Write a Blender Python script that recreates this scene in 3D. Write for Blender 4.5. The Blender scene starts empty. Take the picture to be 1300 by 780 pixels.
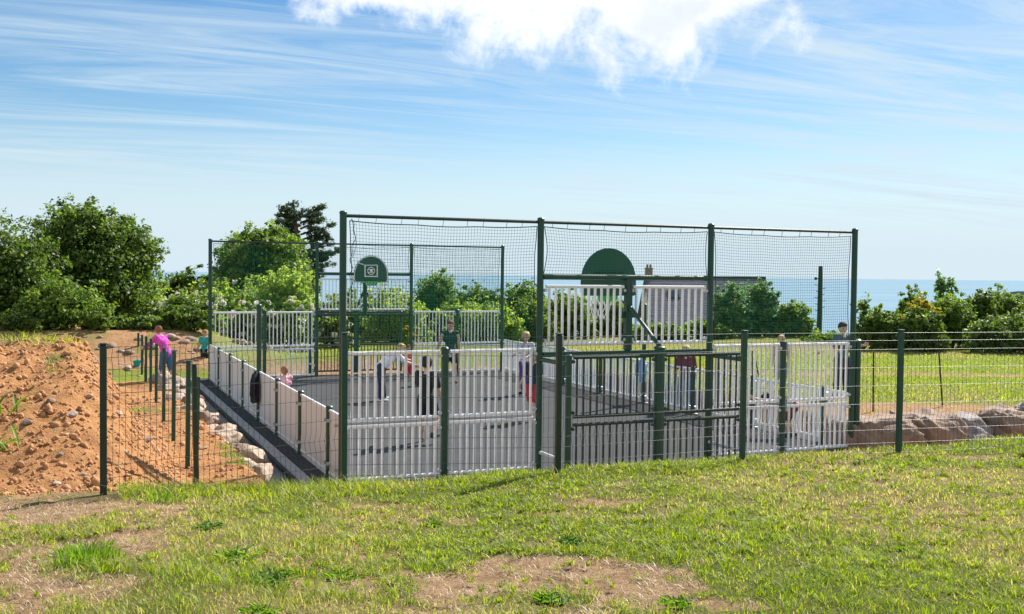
import bpy, bmesh, math, random
import numpy as np
from mathutils import Vector, Matrix
R = math.radians
SC = bpy.context.scene
COL = SC.collection
random.seed(7)

# ------------------------------------------------------------------ camera
F_PX, PITCH, ROLL, EYE = 1313.97, 0.031028, 0.01052, 3.0736
cam_d = bpy.data.cameras.new('camera')
cam = bpy.data.objects.new('camera', cam_d); COL.objects.link(cam)
cam_d.sensor_width = 36; cam_d.lens = F_PX / 1300 * 36
cam_d.clip_start = 0.1; cam_d.clip_end = 400000
_cp, _sp, _cr, _sr = math.cos(PITCH), math.sin(PITCH), math.cos(ROLL), math.sin(ROLL)
_fw = Vector((0, _cp, -_sp)); _r0 = Vector((1, 0, 0)); _u0 = Vector((0, _sp, _cp))
_rr = _r0 * _cr + _u0 * _sr; _uu = _u0 * _cr - _r0 * _sr
_m = Matrix((_rr, _uu, -_fw)).transposed().to_4x4(); _m.translation = (0, 0, EYE)
cam.matrix_world = _m
SC.camera = cam

# ------------------------------------------------------------------ light, sky, exposure
SUN_AZ, SUN_EL = R(38), R(42)            # azimuth to the right of +Y
sdir = Vector((math.sin(SUN_AZ) * math.cos(SUN_EL), math.cos(SUN_AZ) * math.cos(SUN_EL), math.sin(SUN_EL)))
sl = bpy.data.lights.new('sun', 'SUN'); sl.energy = 3.8; sl.angle = R(0.5); sl.color = (1, 0.95, 0.87)
sun = bpy.data.objects.new('sun', sl); COL.objects.link(sun)
sun.rotation_euler = sdir.to_track_quat('Z', 'Y').to_euler()
SC.view_settings.view_transform = 'Standard'; SC.view_settings.look = 'None'
SC.view_settings.exposure = 1.25; SC.view_settings.gamma = 1; SC.view_settings.use_curve_mapping = False

W = bpy.data.worlds.new('World'); SC.world = W; W.use_nodes = True
def build_sky():
    nt = W.node_tree; nt.nodes.clear(); N = nt.nodes.new; L = nt.links.new
    def math_(op, a, b=None, c=None, clamp=False):
        n = N('ShaderNodeMath'); n.operation = op; n.use_clamp = clamp
        for i, v in enumerate((a, b, c)):
            if v is None: continue
            if isinstance(v, (int, float)): n.inputs[i].default_value = v
            else: L(v, n.inputs[i])
        return n.outputs[0]
    def noise(vec, scale, detail=6, rough=0.55, dist=0.0):
        n = N('ShaderNodeTexNoise'); L(vec, n.inputs['Vector']); n.inputs['Scale'].default_value = scale
        n.inputs['Detail'].default_value = detail; n.inputs['Roughness'].default_value = rough
        n.inputs['Distortion'].default_value = dist
        return n.outputs['Fac']
    def smooth(v, lo, hi):
        n = N('ShaderNodeMapRange'); n.interpolation_type = 'SMOOTHSTEP'; L(v, n.inputs[0])
        n.inputs[1].default_value = lo; n.inputs[2].default_value = hi
        return n.outputs[0]
    def comb(x, y, z):
        n = N('ShaderNodeCombineXYZ')
        for i, v in enumerate((x, y, z)):
            if isinstance(v, (int, float)): n.inputs[i].default_value = v
            else: L(v, n.inputs[i])
        return n.outputs[0]
    out = N('ShaderNodeOutputWorld')
    sky = N('ShaderNodeTexSky'); sky.sky_type = 'NISHITA'; sky.sun_disc = False
    sky.sun_elevation = SUN_EL; sky.sun_rotation = SUN_AZ; sky.altitude = 60
    sky.air_density = 1.0; sky.dust_density = 0.1; sky.ozone_density = 2.0
    hsv = N('ShaderNodeHueSaturation'); L(sky.outputs[0], hsv.inputs['Color']); hsv.inputs['Saturation'].default_value = 1.3
    bg = N('ShaderNodeBackground'); L(hsv.outputs[0], bg.inputs[0]); bg.inputs[1].default_value = 0.050
    tc = N('ShaderNodeTexCoord'); sx = N('ShaderNodeSeparateXYZ'); L(tc.outputs['Generated'], sx.inputs[0])
    x, y, z = sx.outputs
    zz = math_('ADD', math_('MAXIMUM', z, 0.0), 0.07)
    px = math_('DIVIDE', x, zz); py = math_('DIVIDE', y, zz)
    # long cirrus streaks, running from upper left to lower right
    rot = N('ShaderNodeVectorRotate'); rot.rotation_type = 'Z_AXIS'; rot.inputs['Angle'].default_value = R(-20)
    L(comb(px, py, 0.0), rot.inputs['Vector'])
    mp = N('ShaderNodeMapping'); L(rot.outputs[0], mp.inputs['Vector']); mp.inputs['Scale'].default_value = (0.16, 0.95, 1)
    n1 = noise(mp.outputs[0], 2.1, 11, 0.68, 1.6)
    n2 = noise(comb(px, py, 2.3), 0.42, 4, 0.5)
    cir = math_('MULTIPLY', smooth(n1, 0.38, 0.72), smooth(n2, 0.30, 0.60))
    # whiter veil to the right (towards the sun) and along the horizon
    veil_r = smooth(x, -0.05, 0.75)
    cir = math_('ADD', math_('MULTIPLY', cir, 0.74), math_('MULTIPLY', math_('MULTIPLY', veil_r, smooth(n1, 0.22, 0.66)), 0.62))
    hz = math_('SUBTRACT', 1.0, smooth(z, 0.015, 0.16))
    cir = math_('ADD', math_('MULTIPLY', math_('MULTIPLY', cir, 0.95), smooth(z, 0.03, 0.12)), math_('MULTIPLY', hz, 0.97), clamp=True)
    # heaped clouds: one large bank ahead, more out of view overhead, added for fill
    vec = tc.outputs['Generated']
    nz = noise(vec, 11.0, 10, 0.62, 0.4); nb = noise(vec, 1.7, 3, 0.5)
    def blob(cx, cz, rx, rz):
        dx = math_('DIVIDE', math_('SUBTRACT', x, cx), rx); dz = math_('DIVIDE', math_('SUBTRACT', z, cz), rz)
        d = math_('ADD', math_('MULTIPLY', dx, dx), math_('MULTIPLY', dz, dz))
        front = smooth(y, 0.0, 0.3)
        return math_('MULTIPLY', math_('SUBTRACT', 1.0, math_('SQRT', d)), front)
    B = [(0.050, 0.272, 0.165, 0.070), (0.115, 0.240, 0.085, 0.050), (-0.045, 0.285, 0.10, 0.062), (-0.155, 0.275, 0.055, 0.036), (0.225, 0.268, 0.04, 0.018), (0.30, 0.262, 0.022, 0.008)]
    m = None
    for b in B:
        v = math_('MAXIMUM', blob(*b), -1.0)
        m = v if m is None else math_('MAXIMUM', m, v)
    nz2 = noise(vec, 24.0, 8, 0.62, 0.4)
    cm = math_('ADD', m, math_('MULTIPLY', math_('SUBTRACT', nz, 0.5), 2.1))
    cm = math_('ADD', cm, math_('MULTIPLY', math_('SUBTRACT', nz2, 0.5), 1.5))
    cum = smooth(cm, -0.28, 0.55)
    far = math_('MULTIPLY', smooth(math_('ADD', math_('MULTIPLY', nz, 0.5), math_('MULTIPLY', nb, 0.8)), 0.66, 0.82), smooth(z, 0.33, 0.45))
    cum = math_('MAXIMUM', cum, far)
    shade = smooth(noise(vec, 6.5, 6, 0.55, 0.2), 0.46, 0.68)
    mixc = N('ShaderNodeMix'); mixc.data_type = 'RGBA'; L(shade, mixc.inputs[0])
    mixc.inputs[6].default_value = (0.83, 0.85, 0.88, 1); mixc.inputs[7].default_value = (0.60, 0.65, 0.71, 1)
    bc = N('ShaderNodeBackground'); L(mixc.outputs[2], bc.inputs[0]); bc.inputs[1].default_value = 0.57
    bw = N('ShaderNodeBackground'); bw.inputs[0].default_value = (0.73, 0.89, 1.0, 1); bw.inputs[1].default_value = 0.392
    m1 = N('ShaderNodeMixShader'); L(cir, m1.inputs[0]); L(bg.outputs[0], m1.inputs[1]); L(bw.outputs[0], m1.inputs[2])
    m2 = N('ShaderNodeMixShader'); L(cum, m2.inputs[0]); L(m1.outputs[0], m2.inputs[1]); L(bc.outputs[0], m2.inputs[2])
    L(m2.outputs[0], out.inputs[0])
build_sky()

# ------------------------------------------------------------------ coordinates
P0 = np.array([-2.44326, 14.93238]); TH = 0.402214
CU = np.array([math.cos(TH), math.sin(TH)]); CV = np.array([-math.sin(TH), math.cos(TH)])
def C(a, b, z=0.0):
    "point in the ball court's own frame: a along the front wall, b into the court"
    q = P0 + a * CU + b * CV
    return Vector((q[0], q[1], z))
def ab(x, y):
    dx = x - P0[0]; dy = y - P0[1]
    return dx * CU[0] + dy * CU[1], dx * CV[0] + dy * CV[1]
def ray(px, py):
    a, b = px - 650, py - 390
    X = a * _cr + b * _sr; Y = -a * _sr + b * _cr
    r = _r0 * X + _u0 * (-Y) + _fw * F_PX
    return r / r.y
def at(px, py, d):
    "survey of the photograph: world point seen at a pixel, d metres ahead"
    return Vector((0, 0, EYE)) + ray(px, py) * d
def onz(px, py, z):
    r = ray(px, py); return Vector((0, 0, EYE)) + r * ((z - EYE) / r.z)

# ------------------------------------------------------------------ value noise (numpy)
def _hash(ix, iy, seed):
    n = (ix.astype(np.int64) * 374761393 + iy.astype(np.int64) * 668265263 + seed * 1274126177) & 0xFFFFFFFF
    n = ((n ^ (n >> 13)) * 1274126177) & 0xFFFFFFFF
    return ((n ^ (n >> 16)) & 0xFFFF) / 65535.0
def vnoise(x, y, seed=0):
    x = np.asarray(x, float); y = np.asarray(y, float)
    ix = np.floor(x); iy = np.floor(y); fx = x - ix; fy = y - iy
    fx = fx * fx * (3 - 2 * fx); fy = fy * fy * (3 - 2 * fy)
    a = _hash(ix, iy, seed); b = _hash(ix + 1, iy, seed); c = _hash(ix, iy + 1, seed); d = _hash(ix + 1, iy + 1, seed)
    return (a * (1 - fx) + b * fx) * (1 - fy) + (c * (1 - fx) + d * fx) * fy
def fbm(x, y, sc, oct_=4, seed=0, gain=0.5):
    t = 0; amp = 1; tot = 0
    for o in range(oct_):
        t = t + amp * vnoise(np.asarray(x) * sc * 2 ** o + 17.3 * o, np.asarray(y) * sc * 2 ** o - 9.1 * o, seed + o); tot += amp; amp *= gain
    return t / tot
def sst(v, lo, hi):
    t = np.clip((np.asarray(v, float) - lo) / (hi - lo), 0, 1); return t * t * (3 - 2 * t)

# ------------------------------------------------------------------ objects
def tag(o, label=None, cat=None, group=None, kind=None):
    if label: o['label'] = label
    if cat: o['category'] = cat
    if group: o['group'] = group
    if kind: o['kind'] = kind
    return o
def empty(name, loc=(0, 0, 0), rz=0.0, label=None, cat=None, group=None):
    o = bpy.data.objects.new(name, None); COL.objects.link(o)
    o.empty_display_size = 0.2; o.location = loc; o.rotation_euler = (0, 0, rz)
    return tag(o, label, cat, group)
def link(name, me, parent=None, loc=None, rot=None):
    o = bpy.data.objects.new(name, me); COL.objects.link(o)
    if parent is not None: o.parent = parent
    if loc is not None: o.location = loc
    if rot is not None: o.rotation_euler = rot
    return o
class MB:
    "collects shapes for ONE mesh"
    def __init__(s): s.v = []; s.f = []
    def add(s, v, f):
        n = len(s.v); s.v += [tuple(p) for p in v]; s.f += [tuple(i + n for i in q) for q in f]; return s
    def box(s, c, size, rz=0.0, bev=0.0):
        hx, hy, hz = size[0] / 2, size[1] / 2, size[2] / 2; cs, sn = math.cos(rz), math.sin(rz)
        def P(x, y, z): return (c[0] + x * cs - y * sn, c[1] + x * sn + y * cs, c[2] + z)
        if bev <= 0:
            v = [P(x, y, z) for z in (-hz, hz) for x, y in ((-hx, -hy), (hx, -hy), (hx, hy), (-hx, hy))]
            return s.add(v, [(3, 2, 1, 0), (4, 5, 6, 7), (0, 1, 5, 4), (1, 2, 6, 5), (2, 3, 7, 6), (3, 0, 4, 7)])
        v = []
        for z, k in ((-hz, bev), (-hz + bev, 0), (hz - bev, 0), (hz, bev)):
            X, Y = hx - k, hy - k; e = bev * 0.7
            v += [P(x, y, z) for x, y in ((-X + e, -Y), (X - e, -Y), (X, -Y + e), (X, Y - e), (X - e, Y), (-X + e, Y), (-X, Y - e), (-X, -Y + e))]
        f = [tuple(range(7, -1, -1)), tuple(range(24, 32))]
        for r in range(3):
            for i in range(8): f.append((r * 8 + i, r * 8 + (i + 1) % 8, r * 8 + 8 + (i + 1) % 8, r * 8 + 8 + i))
        return s.add(v, f)
    def tube(s, pts, rad, n=8, cap=True, flat=False):
        pts = [Vector(p) for p in pts]; k = len(pts)
        rads = rad if isinstance(rad, (list, tuple)) else [rad] * k
        v = []; f = []; up = None
        for i, p in enumerate(pts):
            d = (pts[min(i + 1, k - 1)] - pts[max(i - 1, 0)]).normalized()
            if up is None:
                up = Vector((0, 0, 1)) if abs(d.z) < 0.9 else Vector((1, 0, 0))
            side = d.cross(up).normalized(); up = side.cross(d).normalized()
            for j in range(n):
                a = 2 * math.pi * (j + 0.5) / n
                v.append(p + (side * math.cos(a) + up * math.sin(a)) * rads[i])
        for i in range(k - 1):
            for j in range(n):
                f.append((i * n + j, i * n + (j + 1) % n, (i + 1) * n + (j + 1) % n, (i + 1) * n + j))
        if cap: f.append(tuple(range(n - 1, -1, -1))); f.append(tuple(range((k - 1) * n, k * n)))
        return s.add(v, f)
    def lathe(s, prof, n=12, c=(0, 0, 0)):
        v = []; f = []
        for r, z in prof:
            for j in range(n):
                a = 2 * math.pi * j / n; v.append((c[0] + r * math.cos(a), c[1] + r * math.sin(a), c[2] + z))
        for i in range(len(prof) - 1):
            for j in range(n): f.append((i * n + j, i * n + (j + 1) % n, (i + 1) * n + (j + 1) % n, (i + 1) * n + j))
        f.append(tuple(range(n - 1, -1, -1))); f.append(tuple(range((len(prof) - 1) * n, len(prof) * n)))
        return s.add(v, f)
    def sphere(s, c, r, nu=10, nv=7):
        rx, ry, rz = r if isinstance(r, (list, tuple)) else (r, r, r)
        v = [(c[0], c[1], c[2] - rz)]; f = []
        for i in range(1, nv):
            t = math.pi * i / nv
            for j in range(nu):
                a = 2 * math.pi * j / nu
                v.append((c[0] + rx * math.sin(t) * math.cos(a), c[1] + ry * math.sin(t) * math.sin(a), c[2] - rz * math.cos(t)))
        v.append((c[0], c[1], c[2] + rz)); top = len(v) - 1
        for j in range(nu):
            f.append((0, 1 + (j + 1) % nu, 1 + j)); f.append((top, top - nu + j, top - nu + (j + 1) % nu))
        for i in range(nv - 2):
            for j in range(nu):
                f.append((1 + i * nu + j, 1 + i * nu + (j + 1) % nu, 1 + (i + 1) * nu + (j + 1) % nu, 1 + (i + 1) * nu + j))
        return s.add(v, f)
    def prism(s, outline, y0, y1):
        "outline in x,z extruded along y"
        n = len(outline)
        v = [(x, y0, z) for x, z in outline] + [(x, y1, z) for x, z in outline]
        f = [tuple(range(n)), tuple(range(2 * n - 1, n - 1, -1))]
        f += [(i, n + i, n + (i + 1) % n, (i + 1) % n) for i in range(n)]
        return s.add(v, f)
    def mesh(s, name, m, smooth=False):
        me = bpy.data.meshes.new(name); me.from_pydata(s.v, [], s.f); me.validate(); me.update()
        if m: me.materials.append(m)
        if smooth:
            me.shade_smooth()
            try: me.set_sharp_from_angle(angle=R(40))
            except Exception: pass
        return me
    def build(s, name, m, parent=None, loc=None, rot=None, smooth=False):
        return link(name, s.mesh(name, m, smooth), parent, loc, rot)

def np_mesh(name, V, faces, m, k, tint=None, smooth=False):
    "V (n,3), faces (m,k) arrays; tint: one float per vertex"
    me = bpy.data.meshes.new(name); V = np.ascontiguousarray(V, dtype=np.float32); Fc = np.ascontiguousarray(faces, dtype=np.int32)
    me.vertices.add(len(V)); me.vertices.foreach_set('co', V.ravel())
    me.loops.add(Fc.size); me.loops.foreach_set('vertex_index', Fc.ravel())
    me.polygons.add(len(Fc)); me.polygons.foreach_set('loop_start', np.arange(0, Fc.size, k, dtype=np.int32))
    me.update(calc_edges=True)
    if tint is not None:
        at_ = me.attributes.new('tint', 'FLOAT', 'POINT'); at_.data.foreach_set('value', np.ascontiguousarray(tint, dtype=np.float32))
    if m: me.materials.append(m)
    if smooth: me.shade_smooth()
    return me

# ------------------------------------------------------------------ materials
def base_mat(name):
    m = bpy.data.materials.new(name); m.use_nodes = True
    nt = m.node_tree; return m, nt, nt.nodes['Principled BSDF']
def paint(name, col, rough=0.45, var=0.12, scale=9.0, bump=0.0, metal=0.0, dirt=0.0, coat=0.0):
    m, nt, p = base_mat(name); N = nt.nodes.new; L = nt.links.new
    tc = N('ShaderNodeTexCoord'); n = N('ShaderNodeTexNoise'); L(tc.outputs['Object'], n.inputs['Vector'])
    n.inputs['Scale'].default_value = scale; n.inputs['Detail'].default_value = 6; n.inputs['Roughness'].default_value = 0.62
    mx = N('ShaderNodeMix'); mx.data_type = 'RGBA'; L(n.outputs['Fac'], mx.inputs[0])
    c = Vector(col); mx.inputs[6].default_value = (*(c * (1 - var)), 1); mx.inputs[7].default_value = (*[min(1, k) for k in c * (1 + var)], 1)
    res = mx.outputs[2]
    if dirt > 0:
        n2 = N('ShaderNodeTexNoise'); L(tc.outputs['Object'], n2.inputs['Vector']); n2.inputs['Scale'].default_value = scale * 0.35; n2.inputs['Detail'].default_value = 8
        mr = N('ShaderNodeMapRange'); L(n2.outputs['Fac'], mr.inputs[0]); mr.inputs[1].default_value = 0.5; mr.inputs[2].default_value = 0.75; mr.inputs[4].default_value = dirt
        m2 = N('ShaderNodeMix'); m2.data_type = 'RGBA'; L(mr.outputs[0], m2.inputs[0]); L(res, m2.inputs[6]); m2.inputs[7].default_value = (0.2, 0.16, 0.11, 1)
        res = m2.outputs[2]
    L(res, p.inputs['Base Color']); p.inputs['Roughness'].default_value = rough; p.inputs['Metallic'].default_value = metal
    if coat: p.inputs['Coat Weight'].default_value = coat
    if bump > 0:
        b = N('ShaderNodeBump'); b.inputs['Strength'].default_value = bump; b.inputs['Distance'].default_value = 0.01
        L(n.outputs['Fac'], b.inputs['Height']); L(b.outputs[0], p.inputs['Normal'])
    return m
def leafy(name, lo, hi, trans=0.35, rough=0.55, third=None):
    "leaf colour runs lo..hi by each leaf's own tint; part of the light passes through the leaf"
    m = bpy.data.materials.new(name); m.use_nodes = True; nt = m.node_tree; N = nt.nodes.new; L = nt.links.new
    p = nt.nodes['Principled BSDF']; out = nt.nodes['Material Output']
    a = N('ShaderNodeAttribute'); a.attribute_name = 'tint'
    r = N('ShaderNodeValToRGB'); L(a.outputs['Fac'], r.inputs[0])
    r.color_ramp.elements[0].color = (*lo, 1); r.color_ramp.elements[1].color = (*hi, 1)
    if third:
        r.color_ramp.elements[1].position = 0.8
        e = r.color_ramp.elements.new(1.0); e.color = (*third, 1)
    L(r.outputs[0], p.inputs['Base Color']); p.inputs['Roughness'].default_value = rough
    t = N('ShaderNodeBsdfTranslucent')
    br = N('ShaderNodeHueSaturation'); L(r.outputs[0], br.inputs['Color']); br.inputs['Value'].default_value = 1.5; br.inputs['Saturation'].default_value = 1.1
    L(br.outputs[0], t.inputs['Color'])
    mx = N('ShaderNodeMixShader'); mx.inputs[0].default_value = trans
    L(p.outputs[0], mx.inputs[1]); L(t.outputs[0], mx.inputs[2]); L(mx.outputs[0], out.inputs[0])
    return m
M = {}
M['green'] = paint('green_powder_coat', (0.009, 0.060, 0.038), 0.42, 0.25, 14)
M['dgreen'] = paint('dark_green_powder_coat', (0.008, 0.030, 0.022), 0.36, 0.25, 14)
M['white'] = paint('white_painted_tube', (0.82, 0.84, 0.84), 0.35, 0.03, 8, dirt=0.06)
M['steel'] = paint('galvanised_steel', (0.55, 0.56, 0.57), 0.6, 0.12, 30, metal=0.3)
M['board'] = paint('grey_beige_board', (0.71, 0.73, 0.71), 0.6, 0.04, 3, dirt=0.14)
M['path'] = paint('path_tarmac', (0.26, 0.252, 0.24), 0.9, 0.2, 5, bump=0.4, dirt=0.2)
M['concrete'] = paint('concrete', (0.40, 0.39, 0.37), 0.9, 0.2, 6, bump=0.5, dirt=0.2)
M['net'] = paint('green_net_cord', (0.012, 0.17, 0.09), 0.8, 0.2, 40)
M['whitenet'] = paint('white_net_cord', (0.75, 0.75, 0.72), 0.8, 0.05, 40)
M['ring'] = paint('bright_green_ring', (0.03, 0.42, 0.05), 0.4, 0.08, 10)
M['wire'] = paint('green_coated_wire', (0.016, 0.05, 0.034), 0.46, 0.2, 20)
M['backboard'] = paint('green_backboard', (0.010, 0.078, 0.050), 0.5, 0.15, 4, dirt=.1)
M['black'] = paint('plain_black', (0.012, 0.012, 0.014), 0.7, 0.3, 20)
M['dkwood'] = paint('dark_weathered_wood', (0.035, 0.026, 0.022), 0.85, 0.3, 15, bump=0.6)
M['bark'] = paint('bark', (0.10, 0.075, 0.05), 0.95, 0.4, 14, bump=1.0)
def ground_mat():
    m, nt, p = base_mat('ground_surface'); N = nt.nodes.new; L = nt.links.new
    geo = N('ShaderNodeNewGeometry'); att = N('ShaderNodeAttribute'); att.attribute_name = 'cover'
    sp = N('ShaderNodeSeparateColor'); L(att.outputs['Color'], sp.inputs[0])     # R grass, G orange soil, B dry straw
    def noise(sc, det=7, rough=0.6):
        n = N('ShaderNodeTexNoise'); L(geo.outputs['Position'], n.inputs['Vector']); n.inputs['Scale'].default_value = sc
        n.inputs['Detail'].default_value = det; n.inputs['Roughness'].default_value = rough; return n.outputs['Fac']
    def mix(f, a, b):
        n = N('ShaderNodeMix'); n.data_type = 'RGBA'
        if isinstance(f, float): n.inputs[0].default_value = f
        else: L(f, n.inputs[0])
        for i, c in ((6, a), (7, b)):
            if isinstance(c, tuple): n.inputs[i].default_value = (*c, 1)
            else: L(c, n.inputs[i])
        return n.outputs[2]
    def rng(v, lo, hi):
        n = N('ShaderNodeMapRange'); L(v, n.inputs[0]); n.inputs[1].default_value = lo; n.inputs[2].default_value = hi; return n.outputs[0]
    nf = noise(38, 8, 0.7); nm = noise(7, 8, 0.65); nl = noise(1.1, 5)
    soil = mix(rng(nm, 0.3, 0.7), (0.235, 0.135, 0.072), (0.50, 0.335, 0.195))
    soil = mix(rng(nf, 0.52, 0.72), soil, (0.17, 0.10, 0.06))
    orange = mix(rng(nm, 0.3, 0.72), (0.36, 0.16, 0.058), (0.59, 0.315, 0.14))
    orange = mix(rng(nl, 0.52, 0.72), orange, (0.27, 0.125, 0.058))
    orange = mix(rng(nf, 0.55, 0.72), orange, (0.24, 0.105, 0.045))
    orange = mix(rng(noise(95, 3), 0.63, 0.7), orange, (0.64, 0.46, 0.31))
    ear = mix(sp.outputs[1], soil, orange)
    gr = mix(rng(nm, 0.3, 0.7), (0.085, 0.105, 0.016), (0.19, 0.205, 0.04))
    gr = mix(rng(nf, 0.45, 0.7), gr, (0.10, 0.10, 0.03))
    dry = mix(rng(nf, 0.35, 0.7), (0.17, 0.125, 0.055), (0.32, 0.245, 0.115))
    fy = N('ShaderNodeSeparateXYZ'); L(geo.outputs['Position'], fy.inputs[0])
    gr = mix(rng(fy.outputs[1], 15.0, 19.0), gr, mix(rng(nm, 0.3, 0.7), (0.13, 0.175, 0.02), (0.27, 0.31, 0.045)))
    gr = mix(sp.outputs[2], gr, dry)
    edge = N('ShaderNodeMath'); edge.operation = 'MULTIPLY_ADD'; L(nm, edge.inputs[0]); edge.inputs[1].default_value = 0.5; edge.inputs[2].default_value = -0.25
    ad = N('ShaderNodeMath'); ad.operation = 'ADD'; L(edge.outputs[0], ad.inputs[0]); L(sp.outputs[0], ad.inputs[1])
    fin = mix(rng(ad.outputs[0], 0.3, 0.7), ear, gr)
    L(fin, p.inputs['Base Color']); p.inputs['Roughness'].default_value = 0.95; p.inputs['Specular IOR Level'].default_value = 0.1
    b = N('ShaderNodeBump'); b.inputs['Strength'].default_value = 1.0; b.inputs['Distance'].default_value = 0.04
    s2 = N('ShaderNodeMath'); s2.operation = 'ADD'; L(nm, s2.inputs[0]); L(nf, s2.inputs[1]); L(s2.outputs[0], b.inputs['Height']); L(b.outputs[0], p.inputs['Normal'])
    return m
M['ground'] = ground_mat()
def asphalt_mat():
    m, nt, p = base_mat('court_asphalt'); N = nt.nodes.new; L = nt.links.new
    geo = N('ShaderNodeNewGeometry')
    def noise(sc, det):
        n = N('ShaderNodeTexNoise'); L(geo.outputs['Position'], n.inputs['Vector']); n.inputs['Scale'].default_value = sc; n.inputs['Detail'].default_value = det; n.inputs['Roughness'].default_value = 0.65; return n.outputs['Fac']
    a = noise(0.7, 6); c = noise(120, 3)
    mx = N('ShaderNodeMix'); mx.data_type = 'RGBA'; L(a, mx.inputs[0]); mx.inputs[6].default_value = (0.047, 0.049, 0.053, 1); mx.inputs[7].default_value = (0.082, 0.084, 0.088, 1)
    m2 = N('ShaderNodeMix'); m2.data_type = 'RGBA'; m2.blend_type = 'MULTIPLY'; m2.inputs[0].default_value = 0.5; L(mx.outputs[2], m2.inputs[6])
    r = N('ShaderNodeMapRange'); L(c, r.inputs[0]); r.inputs[1].default_value = 0.3; r.inputs[2].default_value = 0.65; r.inputs[3].default_value = 0.55; r.inputs[4].default_value = 1.15
    L(r.outputs[0], m2.inputs[7])
    st = N('ShaderNodeMapRange'); L(noise(2.6, 9), st.inputs[0]); st.inputs[1].default_value = 0.54; st.inputs[2].default_value = 0.76; st.inputs[4].default_value = 0.4
    m3 = N('ShaderNodeMix'); m3.data_type = 'RGBA'; L(st.outputs[0], m3.inputs[0]); L(m2.outputs[2], m3.inputs[6]); m3.inputs[7].default_value = (0.15, 0.135, 0.115, 1)
    L(m3.outputs[2], p.inputs['Base Color']); p.inputs['Roughness'].default_value = 0.95; p.inputs['Specular IOR Level'].default_value = 0.1
    b = N('ShaderNodeBump'); b.inputs['Strength'].default_value = 0.4; b.inputs['Distance'].default_value = 0.004; L(c, b.inputs['Height']); L(b.outputs[0], p.inputs['Normal'])
    return m
M['asphalt'] = asphalt_mat()
def rock_mat(name, lo, hi, spot):
    m, nt, p = base_mat(name); N = nt.nodes.new; L = nt.links.new
    tc = N('ShaderNodeTexCoord')
    def noise(sc, det, ro=0.65):
        n = N('ShaderNodeTexNoise'); L(tc.outputs['Object'], n.inputs['Vector']); n.inputs['Scale'].default_value = sc; n.inputs['Detail'].default_value = det; n.inputs['Roughness'].default_value = ro; return n.outputs['Fac']
    a = noise(4, 9); c = noise(22, 6)
    mr = N('ShaderNodeMapRange'); L(a, mr.inputs[0]); mr.inputs[1].default_value = 0.3; mr.inputs[2].default_value = 0.7
    mx = N('ShaderNodeMix'); mx.data_type = 'RGBA'; L(mr.outputs[0], mx.inputs[0]); mx.inputs[6].default_value = (*lo, 1); mx.inputs[7].default_value = (*hi, 1)
    m3 = N('ShaderNodeMapRange'); L(c, m3.inputs[0]); m3.inputs[1].default_value = 0.55; m3.inputs[2].default_value = 0.7
    m2 = N('ShaderNodeMix'); m2.data_type = 'RGBA'; L(m3.outputs[0], m2.inputs[0]); L(mx.outputs[2], m2.inputs[6]); m2.inputs[7].default_value = (*spot, 1)
    L(m2.outputs[2], p.inputs['Base Color']); p.inputs['Roughness'].default_value = 0.92
    b = N('ShaderNodeBump'); b.inputs['Strength'].default_value = 0.9; b.inputs['Distance'].default_value = 0.03; L(a, b.inputs['Height'])
    b2 = N('ShaderNodeBump'); b2.inputs['Strength'].default_value = 0.6; b2.inputs['Distance'].default_value = 0.01; L(c, b2.inputs['Height']); L(b.outputs[0], b2.inputs['Normal']); L(b2.outputs[0], p.inputs['Normal'])
    return m
M['palerock'] = rock_mat('pale_pink_rock', (0.36, 0.25, 0.175), (0.52, 0.41, 0.33), (0.28, 0.165, 0.10))
M['brownrock'] = rock_mat('red_brown_rock', (0.19, 0.125, 0.09), (0.35, 0.255, 0.19), (0.13, 0.095, 0.08))
M['greyrock'] = rock_mat('grey_rock', (0.20, 0.17, 0.155), (0.36, 0.32, 0.30), (0.13, 0.105, 0.10))
M['clod'] = rock_mat('orange_earth_clod', (0.35, 0.155, 0.06), (0.57, 0.31, 0.15), (0.25, 0.11, 0.05))

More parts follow.
